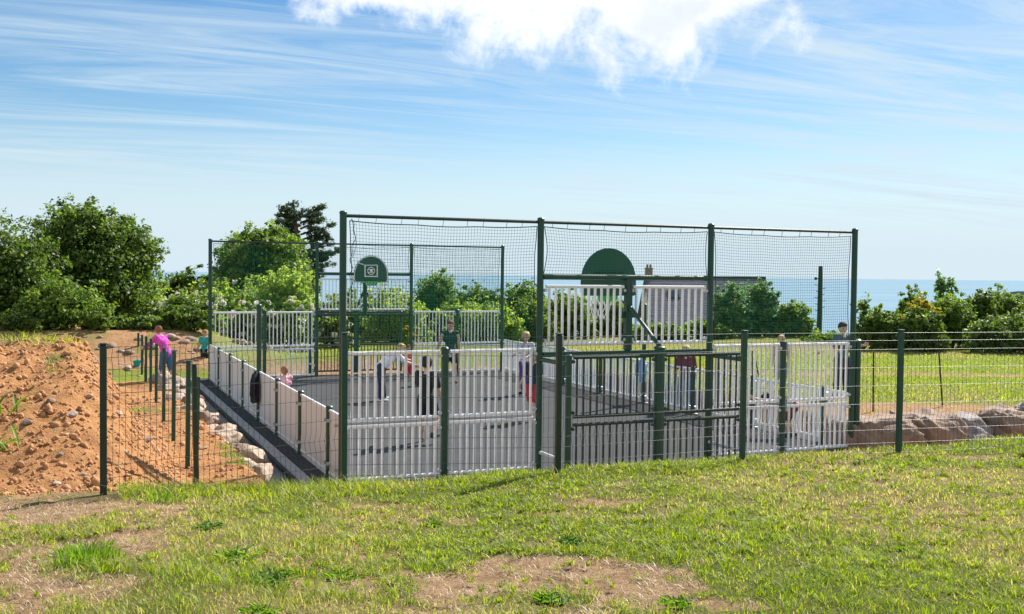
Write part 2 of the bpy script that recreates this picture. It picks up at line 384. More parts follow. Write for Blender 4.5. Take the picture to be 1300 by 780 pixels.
# ------------------------------------------------------------------ terrain
def terrain(x, y, rough=True):
    x = np.asarray(x, float); y = np.asarray(y, float)
    a, b = ab(x, y)
    bank = 0.885 + 0.052 * (-4.7 - b) + 0.10 * (fbm(x, y, 0.35, 3, 5) - 0.5) + 0.13 * sst(-a, 1.0, 3.2)
    left = 0.34 - 0.018 * np.clip(b, -2, 22)
    court = np.full_like(x, -0.16)
    field = np.full_like(x, 0.36) + 0.08 * (fbm(x, y, 0.15, 3, 12) - 0.5)
    z = court + (left - court) * sst(-a, 0.95, 1.35)
    fz = np.maximum(sst(a, 9.95, 10.25) * sst(b, 0.55, 0.95), sst(b, 17.0, 19.0))
    z = z + (field - z) * fz
    # spoil heap
    top = 2.02 + 0.25 * (fbm(x, y, 0.3, 3, 21) - 0.5) + 0.02 * np.clip(-a - 5, 0, 10)
    hm = sst(-a, 2.15, 3.65) * sst(b, -4.75, 1.2) * (1 - sst(b, 2.4, 7.0))
    z = z + (top - z) * hm
    # earth bank behind the far left corner
    z = z + 0.80 * sst(b, 18.5, 21.5) * (1 - sst(a, -0.5, 3.5)) * sst(x, -26, -20)
    # front bank drops to the court behind the mesh fence
    k = sst(b, -4.25, -2.0)
    z = bank + (z - bank) * np.maximum(k, hm)
    # land falls to the sea
    dist = np.hypot(x, y)
    dr = np.clip(y - 47, 0, None)
    z = z - 0.10 * dr * sst(dr, 0, 10) - 0.05 * np.clip(dr - 60, 0, None)
    if rough:
        orange = np.clip(hm * 1.3 + sst(-a, 1.0, 1.4) * k, 0, 1) * (1 - sst(b, 17, 20))
        z = z + orange * (0.20 * (fbm(x, y, 1.6, 4, 31) - 0.5) + 0.10 * (fbm(x, y, 5.5, 4, 37, .65) - 0.5) * 1.5) * (0.5 + 0.8 * hm)
        z = z + (1 - k) * 0.035 * (fbm(x, y, 3.2, 3, 41) - 0.5)
    return np.maximum(z, -75.0)
def th(x, y): return float(terrain(np.array([x]), np.array([y]))[0])

# bare and dry patches on the bank, surveyed in the photograph
BARE = []
for px, py, rx, ry, w in ((620, 722, 165, 36, 1.1), (800, 736, 140, 34, 1.15), (470, 745, 100, 18, .8), (700, 690, 60, 9, .65), (760, 632, 90, 7, .75), (690, 648, 60, 6, .6), (560, 655, 60, 8, .6), (880, 742, 45, 15, .9),
                          (380, 752, 40, 12, .8), (365, 712, 40, 10, .7), (265, 690, 26, 9, .55), (40, 725, 120, 95, 1.0), (60, 652, 150, 26, 1.4), (150, 760, 70, 26, .8), (560, 770, 70, 12, .7), (1195, 655, 45, 7, .75), (1010, 617, 22, 4, .6), (1250, 572, 70, 6, .8)):
    c = onz(px, py, 1.0 if py < 700 else 1.15); s = c.y / F_PX
    # the bank is seen at a grazing angle: stretch the patch along the view
    dep = abs(onz(px, py - ry, 1.05).y - onz(px, py + ry, 1.05).y) / 2
    BARE.append((c.x, c.y, rx * s, dep, w))
def bareness(x, y):
    v = np.zeros_like(np.asarray(x, float))
    wob = (fbm(x, y, 2.2, 5, 61, .65) - 0.5) * 2.6
    for cx, cy, rx, ry, w in BARE:
        d = np.sqrt(((x - cx) / rx) ** 2 + ((y - cy) / ry) ** 2) + wob
        v = np.maximum(v, w * (1 - sst(d, 0.62, 1.12)))
    v = np.maximum(v, 0.8 * sst(fbm(x, y, 1.9, 5, 66, .6), 0.60, 0.72))
    v = v * (1 - 0.7 * sst(fbm(x, y, 4.5, 3, 68), 0.60, 0.74))
    return v
def cover(x, y):
    "grass, orange soil, dryness"
    a, b = ab(x, y)
    k = sst(b, -4.3, -3.4)
    hm = sst(-a, 2.2, 3.4) * sst(b, -4.6, -3.6) * (1 - sst(b, 6, 9))
    g_bank = 1 - bareness(x, y)
    left = sst(-a, 0.8, 1.2)
    soilmask = np.maximum(k * left, hm)
    field = np.maximum(sst(a, 10, 10.6) * sst(b, 1.0, 1.6), sst(b, 16.8, 18.5))
    # worn bands on the field run parallel with the court
    rr = a - 10.0
    wob = 1.2 * (fbm(x, y, 0.35, 3, 71) - 0.5)
    gy = y + 2.2 * (fbm(x, y, 0.12, 3, 75) - 0.5)
    worn = 0.9 * (1 - sst(gy, 21.6, 23.2)) + 0.6 * sst(gy, 28.2, 28.8) * (1 - sst(gy, 29.6, 30.4))
    gf = np.clip(1 - worn * (0.75 + 0.5 * fbm(x, y, 0.8, 3, 73)), 0, 1)
    gf = np.where(a < 10, 0.85 * sst(fbm(x, y, 0.3, 3, 79) + 0.02 * (b - 17), 0.25, 0.45), gf)
    heap_top = sst(b, 0.4, 1.6) * sst(-a, 3.2, 4.2) * sst(fbm(x, y, 0.9, 3, 81), 0.3, 0.5)
    weeds = 0.9 * sst(fbm(x, y, 0.8, 4, 83), 0.62, 0.72)
    gl = np.maximum(heap_top, weeds)
    bankfar = sst(b, 14.5, 15.5) * (1 - sst(a, -1.0, 2.5))
    gl2 = sst(fbm(x, y, 1.3, 4, 85), 0.40, 0.62) * 0.62 * sst(b, 18.3, 19.5) + .9 * sst(b, 14.5, 15.5) * (1 - sst(b, 17.5, 18.5))
    g = g_bank * (1 - soilmask) * (1 - k) + k * np.where(field > 0.5, gf, 0.15)
    g = np.where(soilmask > 0.5, gl, g)
    g = g * (1 - bankfar) + gl2 * bankfar
    o = np.clip(soilmask * (1 - 0.5 * sst(b, 15, 18)), 0, 1)
    o = np.maximum(o, 0.3 * field * (gy < 24))
    o = np.maximum(o, 0.45 * bankfar)
    bank_dry = .75 * sst(b, 18.5, 19.5) * bankfar
    dry = sst(fbm(x, y, 0.55, 4, 91), 0.42, 0.62)
    dry = np.where(field > 0.5, 0.35 * sst(fbm(x, y, 0.5, 3, 93), 0.4, 0.7) + 0.35 * (1 - sst(gy, 23, 25)) + 0.3 * sst(gy, 35.5, 38), dry)
    dry = np.maximum(dry, sst(-a, 2.6, 4.0) * (1 - k) * 0.8)
    dry = np.maximum(dry, bank_dry)
    return g, o, np.clip(dry, 0, 1)

def lines(segs):
    out = []
    for lo, hi, st in segs: out += list(np.arange(lo, hi, st))
    return np.array(out)
def build_ground():
    xs = lines([(-420, -60, 30), (-60, -24, 3), (-24, -12, 0.5), (-12, -3, 0.06), (-3, 8, 0.12), (8, 20, 0.25), (20, 60, 2.5), (60, 421, 30)])
    ys = lines([(-60, -4, 4), (-4, 3, 0.4), (3, 8, .085), (8, 17, 0.065), (17, 22, 0.1), (22, 48, 0.35), (48, 80, 2), (80, 460, 25)])
    X, Y = np.meshgrid(xs, ys); Z = terrain(X.ravel(), Y.ravel())
    Z = Z - 0.03 * np.clip(bareness(X.ravel(), Y.ravel()), 0, 1) * (Y.ravel() < 14) * (Y.ravel() > 3)
    V = np.stack([X.ravel(), Y.ravel(), Z], -1)
    nx, ny = len(xs), len(ys)
    i = (np.arange(ny - 1)[:, None] * nx + np.arange(nx - 1)[None, :]).ravel()
    Fc = np.stack([i, i + 1, i + nx + 1, i + nx], -1)
    me = np_mesh('ground', V, Fc, M['ground'], 4, smooth=True)
    g, o, d = cover(X.ravel(), Y.ravel())
    colr = np.stack([g, o, d, np.ones_like(g)], -1).astype(np.float32)
    ca = me.attributes.new('cover', 'FLOAT_COLOR', 'POINT'); ca.data.foreach_set('color', colr.ravel())
    return tag(link('ground', me), kind='structure')
build_ground()

def build_sea():
    m, nt, p = base_mat('sea_water'); N = nt.nodes.new; L = nt.links.new
    geo = N('ShaderNodeNewGeometry'); mp = N('ShaderNodeMapping'); L(geo.outputs['Position'], mp.inputs['Vector']); mp.inputs['Scale'].default_value = (0.0004, 0.0016, 1)
    n = N('ShaderNodeTexNoise'); L(mp.outputs[0], n.inputs['Vector']); n.inputs['Scale'].default_value = 1; n.inputs['Detail'].default_value = 6
    mx = N('ShaderNodeMix'); mx.data_type = 'RGBA'; L(n.outputs['Fac'], mx.inputs[0]); mx.inputs[6].default_value = (0.15, 0.245, 0.32, 1); mx.inputs[7].default_value = (0.22, 0.33, 0.40, 1)
    L(mx.outputs[2], p.inputs['Base Color']); p.inputs['Roughness'].default_value = 0.95; p.inputs['Specular IOR Level'].default_value = 0.02
    n2 = N('ShaderNodeTexNoise'); L(geo.outputs['Position'], n2.inputs['Vector']); n2.inputs['Scale'].default_value = 0.12; n2.inputs['Detail'].default_value = 5
    b = N('ShaderNodeBump'); b.inputs['Strength'].default_value = 0.5; b.inputs['Distance'].default_value = 1.2; L(n2.outputs['Fac'], b.inputs['Height']); L(b.outputs[0], p.inputs['Normal'])
    r = 150000; V = [(-r, 200, -60), (r, 200, -60), (r, r, -60), (-r, r, -60)]
    me = bpy.data.meshes.new('sea'); me.from_pydata(V, [], [(0, 1, 2, 3)]); me.materials.append(m)
    tag(link('sea', me), kind='structure')
    # headland on the right
    mh = paint('headland_scrub', (0.030, 0.055, 0.050), 1.0, 0.4, 0.02); mh.node_tree.nodes['Principled BSDF'].inputs['Specular IOR Level'].default_value = 0
    n1, n2_ = 60, 24; V = []; Fc = []
    for j in range(n2_):
        for i in range(n1):
            s = i / (n1 - 1); t = j / (n2_ - 1)
            x = 655 + 900 * s; y = 1380 + 500 * t
            h = 48 * min(1, (s * 5.5)) ** 0.55 * math.sin(math.pi * min(1, 0.02 + t * 0.98)) ** 0.7 + 3.5 * float(fbm(x, y, 0.02, 4, 3))
            V.append((x, y, -63 + h))
    for j in range(n2_ - 1):
        for i in range(n1 - 1): k = j * n1 + i; Fc.append((k, k + 1, k + n1 + 1, k + n1))
    me = bpy.data.meshes.new('headland'); me.from_pydata(V, [], Fc); me.materials.append(mh); me.shade_smooth()
    tag(link('headland', me), kind='structure')
build_sea()

def court_floor():
    b0 = MB().box((4.66, 7.9, -0.06), (9.9, 16.6, 0.12), 0, 0.01)
    o = b0.build('court_floor', M['asphalt'], loc=C(0, 0, 0), rot=(0, 0, TH)); tag(o, kind='structure')
    k = MB()
    k.box((-0.395, 7.9, -0.075), (0.19, 16.7, 0.15), 0, 0.015)
    o = k.build('kerb', M['concrete'], loc=C(0, 0, 0), rot=(0, 0, TH)); tag(o, kind='structure')
    k = MB().box((-0.525, 7.9, -0.045), (0.07, 16.7, 0.06), 0, 0.01)  # near-black strip stands in for the shaded step below the kerb
    o = k.build('kerb_shade_strip', M['black'], loc=C(0, 0, 0), rot=(0, 0, TH)); tag(o, kind='structure')
    pth = []
    n = 40
    for i in range(n):
        b = -2.0 + 20.5 * i / (n - 1); w = 0.75 + 0.25 * math.sin(i * .7)
        pth += [(-0.47, b, -0.10), (-0.62 - w, b, -0.10)]
    me = bpy.data.meshes.new('side_path'); me.from_pydata(pth, [], [(2 * i, 2 * i + 2, 2 * i + 3, 2 * i + 1) for i in range(n - 1)]); me.materials.append(M['path'])
    me.flip_normals() if me.polygons[0].normal.z < 0 else None
    o = link('side_path', me, loc=C(0, 0, 0), rot=(0, 0, TH)); tag(o, kind='structure')
court_floor()

# ------------------------------------------------------------------ ball court enclosure
def bar_mesh(name, h, r, m, cache={}):
    k = (name, round(h, 3), r, m.name)
    if k not in cache: cache[k] = MB().tube([(0, 0, 0), (0, 0, h)], r, 7).mesh(name, m, True)
    return cache[k]
_shared = {}
def bar_panel(parent, x0, x1, y, z0, z1, n, m, pr=0.0225, rail=0.029, clampm=None, along='x', bottom=True):
    "two rails, n upright bars, clamps at the four corners"
    L_ = x1 - x0
    def P(t, yy, z): return (t, yy, z) if along == 'x' else (yy, t, z)
    rails = MB()
    for z in ((z0, z1) if bottom else (z1,)): rails.tube([P(x0, y, z), P(x1, y, z)], rail, 8)
    p = rails.build('bar_panel', m, parent, smooth=True)
    bm_ = bar_mesh('bar', z1 - z0, pr, m)
    for i in range(n):
        t = x0 + L_ * (i + 0.5) / n
        link('bar', bm_, p, P(t, y, z0))
    cm_ = clampm or M['steel']; key = 'clamp' + cm_.name + along
    if key not in _shared: _shared[key] = MB().tube([P(0, -0.035, 0), P(0, 0.035, 0)], 0.028, 6).mesh('clamp', cm_)
    for tx in (x0 - 0.012, x1 + 0.012):
        for z in (z0 + 0.06, z1 - 0.06): link('clamp', _shared[key], p, P(tx, y, z))
    return p
def post_mesh(name, h, r, m, square=False):
    b = MB()
    if square:
        b.box((0, 0, h / 2), (r * 2, r * 2, h), 0, 0.012)
        b.box((0, 0, h + 0.006), (r * 2.1, r * 2.1, 0.012), 0, 0.004)
    else:
        b.lathe([(r, 0), (r, h - 0.03), (r * 1.12, h - 0.028), (r * 1.12, h - 0.008), (r * 0.7, h + 0.012)], 14)
    b.box((0, 0, 0.008), (r * 3.4, r * 3.4, 0.014), 0, 0.004)
    return b.mesh(name, m, True)
XS = (0.0, 3.13, 6.27, 9.32)
def end_wall(b, out, H, label, xs, pr=0.0225):
    t = empty('end_wall', C(0, b), TH, label, 'court wall')
    pm = post_mesh('post', H, 0.052, M['green'])
    pm3 = post_mesh('post', H, 0.052, M['green'])
    for i, x in enumerate(xs): link('post', pm, t, (x, 0, 0))
    mid = (xs[1] + xs[2]) / 2
    hp = post_mesh('short_post', 1.97, 0.055, M['green'])
    for x0, x1 in ((xs[0], xs[1]), (xs[2], xs[3])):
        c = (x0 + x1) / 2
        link('short_post', hp, t, (c, 0, 0))
        for a0, a1 in ((x0 + 0.085, c - 0.085), (c + 0.085, x1 - 0.085)):
            bar_panel(t, a0, a1, 0, 0.93, 1.91, 12, M['white'], pr)
            bar_panel(t, a0, a1, 0, 0.06, 0.83, 12, M['white'], pr)
    if out < 0: link('corner_post', post_mesh('corner_post', 1.97, 0.062, M['green']), t, (xs[3] + 0.13, -0.02 * out, 0))
    # tubes between the post heads
    for i in range(3):
        MB().tube([(xs[i] + 0.05, 0, H - 0.06), (xs[i + 1] - 0.05, 0, H - 0.06)], 0.026, 8).build('top_rail', M['dgreen'], t, smooth=True)
    # over the goal mouth
    MB().tube([(xs[1] + 0.05, 0, 3.05), (xs[2] - 0.05, 0, 3.05)], 0.045, 10).build('beam', M['green'], t, smooth=True)
    MB().box((mid, 0, 1.83), (xs[2] - xs[1] - 0.11, 0.10, 0.075), 0, 0.012).build('crossbar', M['green'], t)
    cp_ = MB().box((mid, 0, 2.45), (0.11, 0.11, 1.16), 0, 0.015)
    for z in (2.08, 2.45, 2.82):
        cp_.prism([(mid - 0.14, z - 0.05), (mid + 0.14, z - 0.05), (mid + 0.09, z + 0.05), (mid - 0.09, z + 0.05)], -0.02, 0.02)
    cp_.build('centre_post', M['green'], t)
    bar_panel(t, xs[1] + 0.10, mid - 0.085, 0, 1.99, 2.90, 12, M['white'], pr)
    bar_panel(t, mid + 0.085, xs[2] - 0.10, 0, 1.99, 2.90, 11, M['white'], pr)
    # recess behind the goal mouth
    y = out * 1.0
    rp = post_mesh('recess_post', 1.90, 0.048, M['green'])
    for x in (xs[1] + 0.02, xs[2] - 0.02): link('recess_post', rp, t, (x, y, 0))
    link('recess_mid_post', post_mesh('recess_mid_post', 2.0, 0.082, M['green']), t, (mid, y, 0))
    MB().tube([(mid, y, 2.0), (mid, out * 0.06, 2.58)], 0.035, 8).build('strut', M['green'], t, smooth=True)
    for x0, x1 in ((xs[1] + 0.10, mid - 0.11), (mid + 0.11, xs[2] - 0.10)):
        n = 12
        bar_panel(t, x0, x1, y, 0.98, 1.86, n, M['dgreen'], 0.0155, 0.027, M['dgreen'])
        bar_panel(t, x0, x1, y, 0.06, 0.86, n, M['dgreen'], 0.0155, 0.027, M['dgreen'])
    for x in (xs[1] + 0.01, xs[2] - 0.01):
        MB().tube([(x, out * 0.06, 1.76), (x, out * 0.95, 1.76)], 0.035, 8).build('recess_rail', M['green'], t, smooth=True)
        MB().tube([(x, out * 0.06, 0.30), (x, out * 0.95, 0.30)], 0.03, 8).build('ground_rail', M['steel'], t, smooth=True)
    return t, mid
end_wall(0.0, -1, 3.96, 'near end wall of the ball court with white bars, dark green goal recess and tall green posts', XS)
XF = (0.02, 3.07, 5.98, 9.0)
end_wall(15.72, 1, 4.0, 'far end wall of the ball court with white bars, facing the camera beyond the players', XF, 0.0165)

bolt_me = MB().tube([(-0.062, 0, 0), (0.062, 0, 0)], 0.026, 8).mesh('bolt', M['steel'])
def side_wall(a0, a1, bs, label, tall=None, bars=False):
    t = empty('side_wall', C(0, 0), TH, label, 'court wall')
    def ax(b): return a0 + (a1 - a0) * b / 15.72
    pm = post_mesh('post', 1.06, 0.05, M['green'])
    for b in bs:
        if b > 15 or (tall and abs(b - tall) < .1): continue
        link('post', pm, t, (ax(b), b, 0))
    edges = [0.06] + list(bs)
    for b0, b1 in zip(edges[:-1], edges[1:]):
        b0_, b1_ = b0 + 0.055, b1 - 0.055
        ang = math.atan2(ax(b1) - ax(b0), b1 - b0)
        x = (ax(b0_) + ax(b1_)) / 2; yc = (b0_ + b1_) / 2; l = b1_ - b0_
        if bars:
            bar_panel(t, b0_ + .02, b1_ - .02, x, 0.10, 1.0, max(4, int(l / .125)), M['white'], along='y'); continue
        p = MB().box((0, 0, 0.53), (0.014, l, 0.90)).build('board', M['board'], t, (x, yc, 0), (0, 0, -ang))
        MB().box((0, 0, 1.0), (0.045, l, 0.04), 0, 0.008).build('top_rail', M['white'], p)
        MB().box((0, 0, 0.06), (0.045, l, 0.045), 0, 0.008).build('bottom_rail', M['white'], p)
        for yy in (-l / 2 + 0.03, l / 2 - 0.03):
            for z in (0.2, 0.85): link('bolt', bolt_me, p, (0, yy, z))
    return t, ax
BS = (0.73, 2.86, 5.02, 7.12, 9.28, 11.4, 13.55, 15.66)
side_wall(-0.02, 0.0, BS, 'left side wall of the ball court, low beige boards seen from outside', 7.12)
side_wall(9.32, 9.02, BS, 'right side wall of the ball court, low white bars with the field showing through', 7.12, True)
for a, lab in ((-0.02, 'tall green post in the left side wall with the dark jacket on it'), (9.18, 'tall green post in the right side wall with the pale blue jacket on it')):
    t = empty('net_post', C(a, 7.12), TH, lab, 'post', 'tall posts half way along the side walls')
    link('post', post_mesh('post', 2.4, 0.05, M['green']), t)
    for z in (0.2, 0.9): link('bolt', bolt_me, t, (0, 0, z))

# ------------------------------------------------------------------ ball stop nets
def net(b, xs, zs, pitch, r, label, group, seed):
    rng = np.random.default_rng(seed)
    t = MB()
    V = []; Fq = []
    def strand(P):
        P = np.asarray(P, float); k = len(P); n0 = len(V)
        for j, (dx, dy, dz) in enumerate(((-1, 0, -0.6), (1, 0, -0.6), (0, 0, 1.1))):
            pass
        vert = abs(P[-1, 2] - P[0, 2]) > abs(P[-1, 0] - P[0, 0])
        offs = np.array(((-r, -r * .6, 0), (r, -r * .6, 0), (0, r, 0))) if vert else np.array(((0, -r * .6, -r), (0, -r * .6, r), (0, r, 0)))
        for p in P:
            for o in offs: V.append(p + o)
        for i in range(k - 1):
            for j in range(3):
                Fq.append((n0 + i * 3 + j, n0 + i * 3 + (j + 1) % 3, n0 + (i + 1) * 3 + (j + 1) % 3, n0 + (i + 1) * 3 + j))
    ph = rng.uniform(0, 6, 4)
    x0, x1 = xs; z0, z1 = zs
    def warp(x, z):
        u_ = (x - x0) / (x1 - x0); w = (z - z0) / (z1 - z0)
        sag = -0.035 * np.sin(np.pi * u_) * w - 0.012 * np.abs(np.sin(u_ * 9.4)) * w
        yy = 0.05 * np.sin(np.pi * u_) * np.sin(np.pi * w) + 0.01 * np.sin(u_ * 21 + ph[0]) * (1 - w)
        xx = 0.03 * np.sin(np.pi * w) * (1 - 2 * u_) * 1.3 + 0.006 * np.sin(z * 9 + ph[1])
        return np.stack([x + xx, yy, z + sag], -1)
    nx = int((x1 - x0) / pitch); nz = int((z1 - z0) / pitch)
    zz = np.linspace(z0, z1, 12); xx = np.linspace(x0, x1, 16)
    for i in range(nx + 1): strand(warp(np.full(12, x0 + (x1 - x0) * i / nx), zz))
    for i in range(nz + 1): strand(warp(xx, np.full(16, z0 + (z1 - z0) * i / nz)))
    me = bpy.data.meshes.new('ball_stop_net'); me.from_pydata([tuple(v) for v in V], [], Fq); me.materials.append(M['net'])
    o = empty('ball_stop_net', C(0, b), TH, label, 'net', group)
    link('netting', me, o)
    e = MB()
    top = warp(np.linspace(x0, x1, 24), np.full(24, z1)); e.tube([tuple(p) for p in top], 0.008, 5)
    e.tube([tuple(p) for p in warp(np.full(10, x0), np.linspace(z0, z1, 10))], 0.007, 5)
    e.tube([tuple(p) for p in warp(np.full(10, x1), np.linspace(z0, z1, 10))], 0.007, 5)
    for k in range(9):
        p = top[int((k + 0.5) / 9 * 23)]; e.tube([tuple(p), (p[0] + 0.02, 0, 3.93 if z1 > 3.5 else z1 + 0.1)], 0.004, 4)
    e.build('edge_cord', M['dgreen'], o)
    return o
fn = 'nets along the near end of the court'; ff = 'nets along the far end of the court'
net(0, (XS[0] + 0.09, XS[1] - 0.07), (1.96, 3.83), 0.047, 0.0022, 'green net over the left bay of the near end wall', fn, 1)
net(0, (XS[1] + 0.07, XS[2] - 0.07), (3.10, 3.83), 0.047, 0.0022, 'green net above the near goal', fn, 2)
net(0, (XS[2] + 0.07, XS[3] - 0.09), (1.96, 3.83), 0.047, 0.0022, 'green net over the right bay of the near end wall', fn, 3)
net(15.72, (XF[0] + 0.09, XF[1] - 0.07), (2.0, 3.88), 0.06, 0.0027, 'green net over the left bay of the far end wall', ff, 4)
net(15.72, (XF[1] + 0.07, XF[2] - 0.07), (3.10, 3.88), 0.06, 0.0019, 'green net above the goal of the far end wall', ff, 5)
net(15.72, (XF[2] + 0.07, XF[3] - 0.09), (2.0, 3.88), 0.06, 0.0027, 'green net over the right bay of the far end wall', ff, 6)
# coil of loose cord at the near net's left edge
c = MB(); pts = []
for i in range(40):
    s = i / 39; pts.append((0.12 + 0.02 * math.sin(s * 30) + (0.05 * math.sin(math.pi * min(1, s * 2.2)) if s < .45 else 0), 0.02 * math.cos(s * 26), 3.86 - 1.05 * s))
c.tube(pts, 0.0055, 5); c.tube([(0.13, 0, 3.86), (0.16, 0, 3.7), (0.20, 0.02, 3.5), (0.17, 0.02, 3.36), (0.13, 0, 3.30)], 0.004, 5)
tag(c.build('rope', M['dgreen'], loc=C(0, 0), rot=(0, 0, TH)), 'loose dark cord hanging beside the tall left corner post', 'rope')

# ------------------------------------------------------------------ basketball hoops
def hoop(a, b, face, z0, label, marks):
    "face +1 looks into the court from the near end, -1 from the far end"
    t = empty('basketball_hoop', C(a, b), TH + (0 if face > 0 else math.pi), label, 'basketball hoop', 'basketball hoops over the goals')
    # local +y points into the court
    def fan(w, h, s=1.0):
        o = [(-w * .94, 0), (w * .94, 0), (w, 0.06)]
        n = 22
        o += [(w * math.cos(math.pi * i / n), h * 0.3 + h * 0.7 * math.sin(math.pi * i / n)) for i in range(n + 1)]
        o += [(-w, 0.06)]
        return [(x * s, z0 + h * .45 + (z - h * .45) * s) for x, z in o]
    bd = MB().prism(fan(0.52, 0.80), 0.66, 0.685).build('backboard', M['backboard'], t)
    mk = MB()
    if marks:
        o1 = fan(0.52, 0.80, 0.98); o2 = fan(0.52, 0.80, 0.93); n = len(o1)
        v = [(x, 0.689, z) for x, z in o1] + [(x, 0.689, z) for x, z in o2]
        mk.add(v, [(i, (i + 1) % n, n + (i + 1) % n, n + i) for i in range(n)])
        for x0, x1, y0, y1 in ((-.20, .20, .50, .53), (-.20, .20, .17, .20), (-.20, -.17, .20, .50), (.17, .20, .20, .50)):
            mk.add([(x0, .689, z0 + y0), (x1, .689, z0 + y0), (x1, .689, z0 + y1), (x0, .689, z0 + y1)], [(0, 1, 2, 3)])
        for ra, rb in ((.115, .095), (.045, .0)):
            v = []; k = 24
            for j in range(k): 
                an = 2 * math.pi * j / k
                v += [(ra * math.cos(an), .689, z0 + .35 + ra * math.sin(an)), (rb * math.cos(an), .689, z0 + .35 + rb * math.sin(an))]
            mk.add(v, [(2 * j, 2 * ((j + 1) % k), 2 * ((j + 1) % k) + 1, 2 * j + 1) for j in range(k)])
        for zc_ in (-.045, .045): mk.add([(-.085, .6895, z0 + .35 + zc_ - .008), (.085, .6895, z0 + .35 + zc_ - .008), (.085, .6895, z0 + .35 + zc_ + .008), (-.085, .6895, z0 + .35 + zc_ + .008)], [(0, 1, 2, 3)])
        mk.add([(.20, .689, z0 + .50), (.36, .689, z0 + .56), (.36, .689, z0 + .585), (.20, .689, z0 + .53)], [(0, 1, 2, 3)])
        mk.build('board_marking', M['white'], bd)
    arm = MB()
    for x in (-.22, .22): arm.tube([(x, 0.03, 3.05), (x, 0.67, z0 + .35)], 0.03, 8)
    arm.box((0, 0.64, z0 + .35), (.6, .05, .08), 0, .01)
    arm.build('support_arm', M['green'], t, smooth=True)
    zr = z0 + 0.02; yc = 0.96; r = 0.225
    rg = MB(); pts = [(r * math.cos(2 * math.pi * i / 28), yc + r * math.sin(2 * math.pi * i / 28), zr) for i in range(29)]
    rg.tube(pts, 0.016, 6); rg.prism([(-.16, zr - .11), (.16, zr - .11), (.2, zr + .02), (-.2, zr + .02)], 0.69, 0.72)
    rg.add([(-.13, .72, zr - .08), (.13, .72, zr - .08), (.17, .80, zr), (-.17, .80, zr)], [(0, 1, 2, 3)])
    rg.build('ring', M['ring'], t, smooth=True)
    nt_ = MB(); k = 12
    def NP(i, l):
        f = l / 4; rr = r * (1 - 0.45 * f ** 0.8); an = 2 * math.pi * (i + 0.5 * (l % 2)) / k
        return (rr * math.cos(an), yc + rr * math.sin(an), zr - 0.42 * f)
    for l in range(4):
        for i in range(k):
            nt_.tube([NP(i, l), NP(i, l + 1)], 0.0055, 4, False); nt_.tube([NP(i, l), NP(i - 1 if l % 2 == 0 else i + 1, l + 1)], 0.0055, 4, False)
    nt_.build('hoop_net', M['whitenet'], t)
    return t
hoop((XS[1] + XS[2]) / 2, 0, 1, 2.74, 'basketball hoop at the near end with its green half round board seen from behind', False)
hoop((XF[1] + XF[2]) / 2, 15.72, -1, 2.80, 'basketball hoop at the far end with white lined board and bright green ring', True)

# ------------------------------------------------------------------ welded mesh fences
def mesh_panel(parent, p, q, ztop_p, ztop_q, h, dz_list, pitch=0.06, r=0.0023, name='mesh_panel', fold=True):
    "wires between two points (parent space), following the tops"
    p = Vector(p); q = Vector(q); L_ = (q - p).length; d = (q - p) / L_; nrm = Vector((-d.y, d.x, 0))
    V = []; Fq = []
    def strand(P, vert):
        n0 = len(V)
        for s in P:
            s = Vector(s)
            if vert: o = (d * r, nrm * r, -d * r, -nrm * r)
            else: o = (Vector((0, 0, r)), nrm * r, Vector((0, 0, -r)), -nrm * r)
            V.extend([tuple(s + k) for k in o])
        for i in range(len(P) - 1):
            for j in range(4): Fq.append((n0 + i * 4 + j, n0 + i * 4 + (j + 1) % 4, n0 + i * 4 + 4 + (j + 1) % 4, n0 + i * 4 + 4 + j))
    def top(t): return ztop_p + (ztop_q - ztop_p) * t
    folds = (0.10, 1.12) if fold else ()
    n = int(L_ / pitch)
    for i in range(n + 1):
        t = (i + 0.5) / (n + 1); c = p + d * (L_ * t); P = []
        prof = [0] + sum([[f - 0.10, f, f + 0.11] for f in folds], []) + [h]
        prof = sorted(set([round(k, 3) for k in prof if 0 <= k <= h]))
        for k in prof:
            off = 0.035 if any(abs(k - f) < 0.004 for f in folds) else 0
            P.append(c + nrm * off + Vector((0, 0, top(t) - k)))
        strand(P, True)
    for k in dz_list:
        off = 0.035 if any(abs(k - f) < 0.004 for f in folds) else 0.0
        strand([p + d * (L_ * s) + nrm * (off + 0.005) + Vector((0, 0, top(s) - k)) for s in (0, 0.5, 1)], False)
    me = bpy.data.meshes.new(name); me.from_pydata(V, [], Fq); me.materials.append(M['wire']); me.shade_smooth()
    return link(name, me, parent)
DZ = [0.0, 0.10, 0.21, 0.44, 0.67, 0.90, 1.12, 1.23, 1.40, 1.52]
def front_fence():
    t = empty('mesh_fence', (0, 0, 0), 0, 'green welded mesh fence along the top of the grass bank, in front of the court', 'fence')
    F = [onz(131, 438, 2.385), onz(437.5, 424, 2.42), onz(710, 425, 2.42), onz(945, 421, 2.42), onz(1144, 420, 2.42)]
    F.append(F[4] + (F[4] - F[3]) * 1.05); F.append(F[5] + (F[4] - F[3])); F.append(F[6] + (F[4] - F[3]))
    pm = None
    for i, p in enumerate(F):
        g = th(p.x, p.y); h = p.z - g + 0.25
        b = MB().box((0, 0, h / 2), (0.062, 0.062, h), 0, 0.01).box((0, 0, h + 0.008), (0.07, 0.07, 0.016), 0, 0.005)
        k = b.build('post', M['dgreen'] if i in (0, 2) else M['green'], t, (p.x, p.y, g - 0.25), (0, 0, TH))
    for i in range(len(F) - 1):
        p, q = F[i], F[i + 1]
        o = -Vector((CV[0], CV[1], 0)) * -0.045
        mesh_panel(t, (p.x + o.x, p.y + o.y, 0), (q.x + o.x, q.y + o.y, 0), p.z - 0.03, q.z - 0.03, 1.58, DZ)
    return F
FF = front_fence()
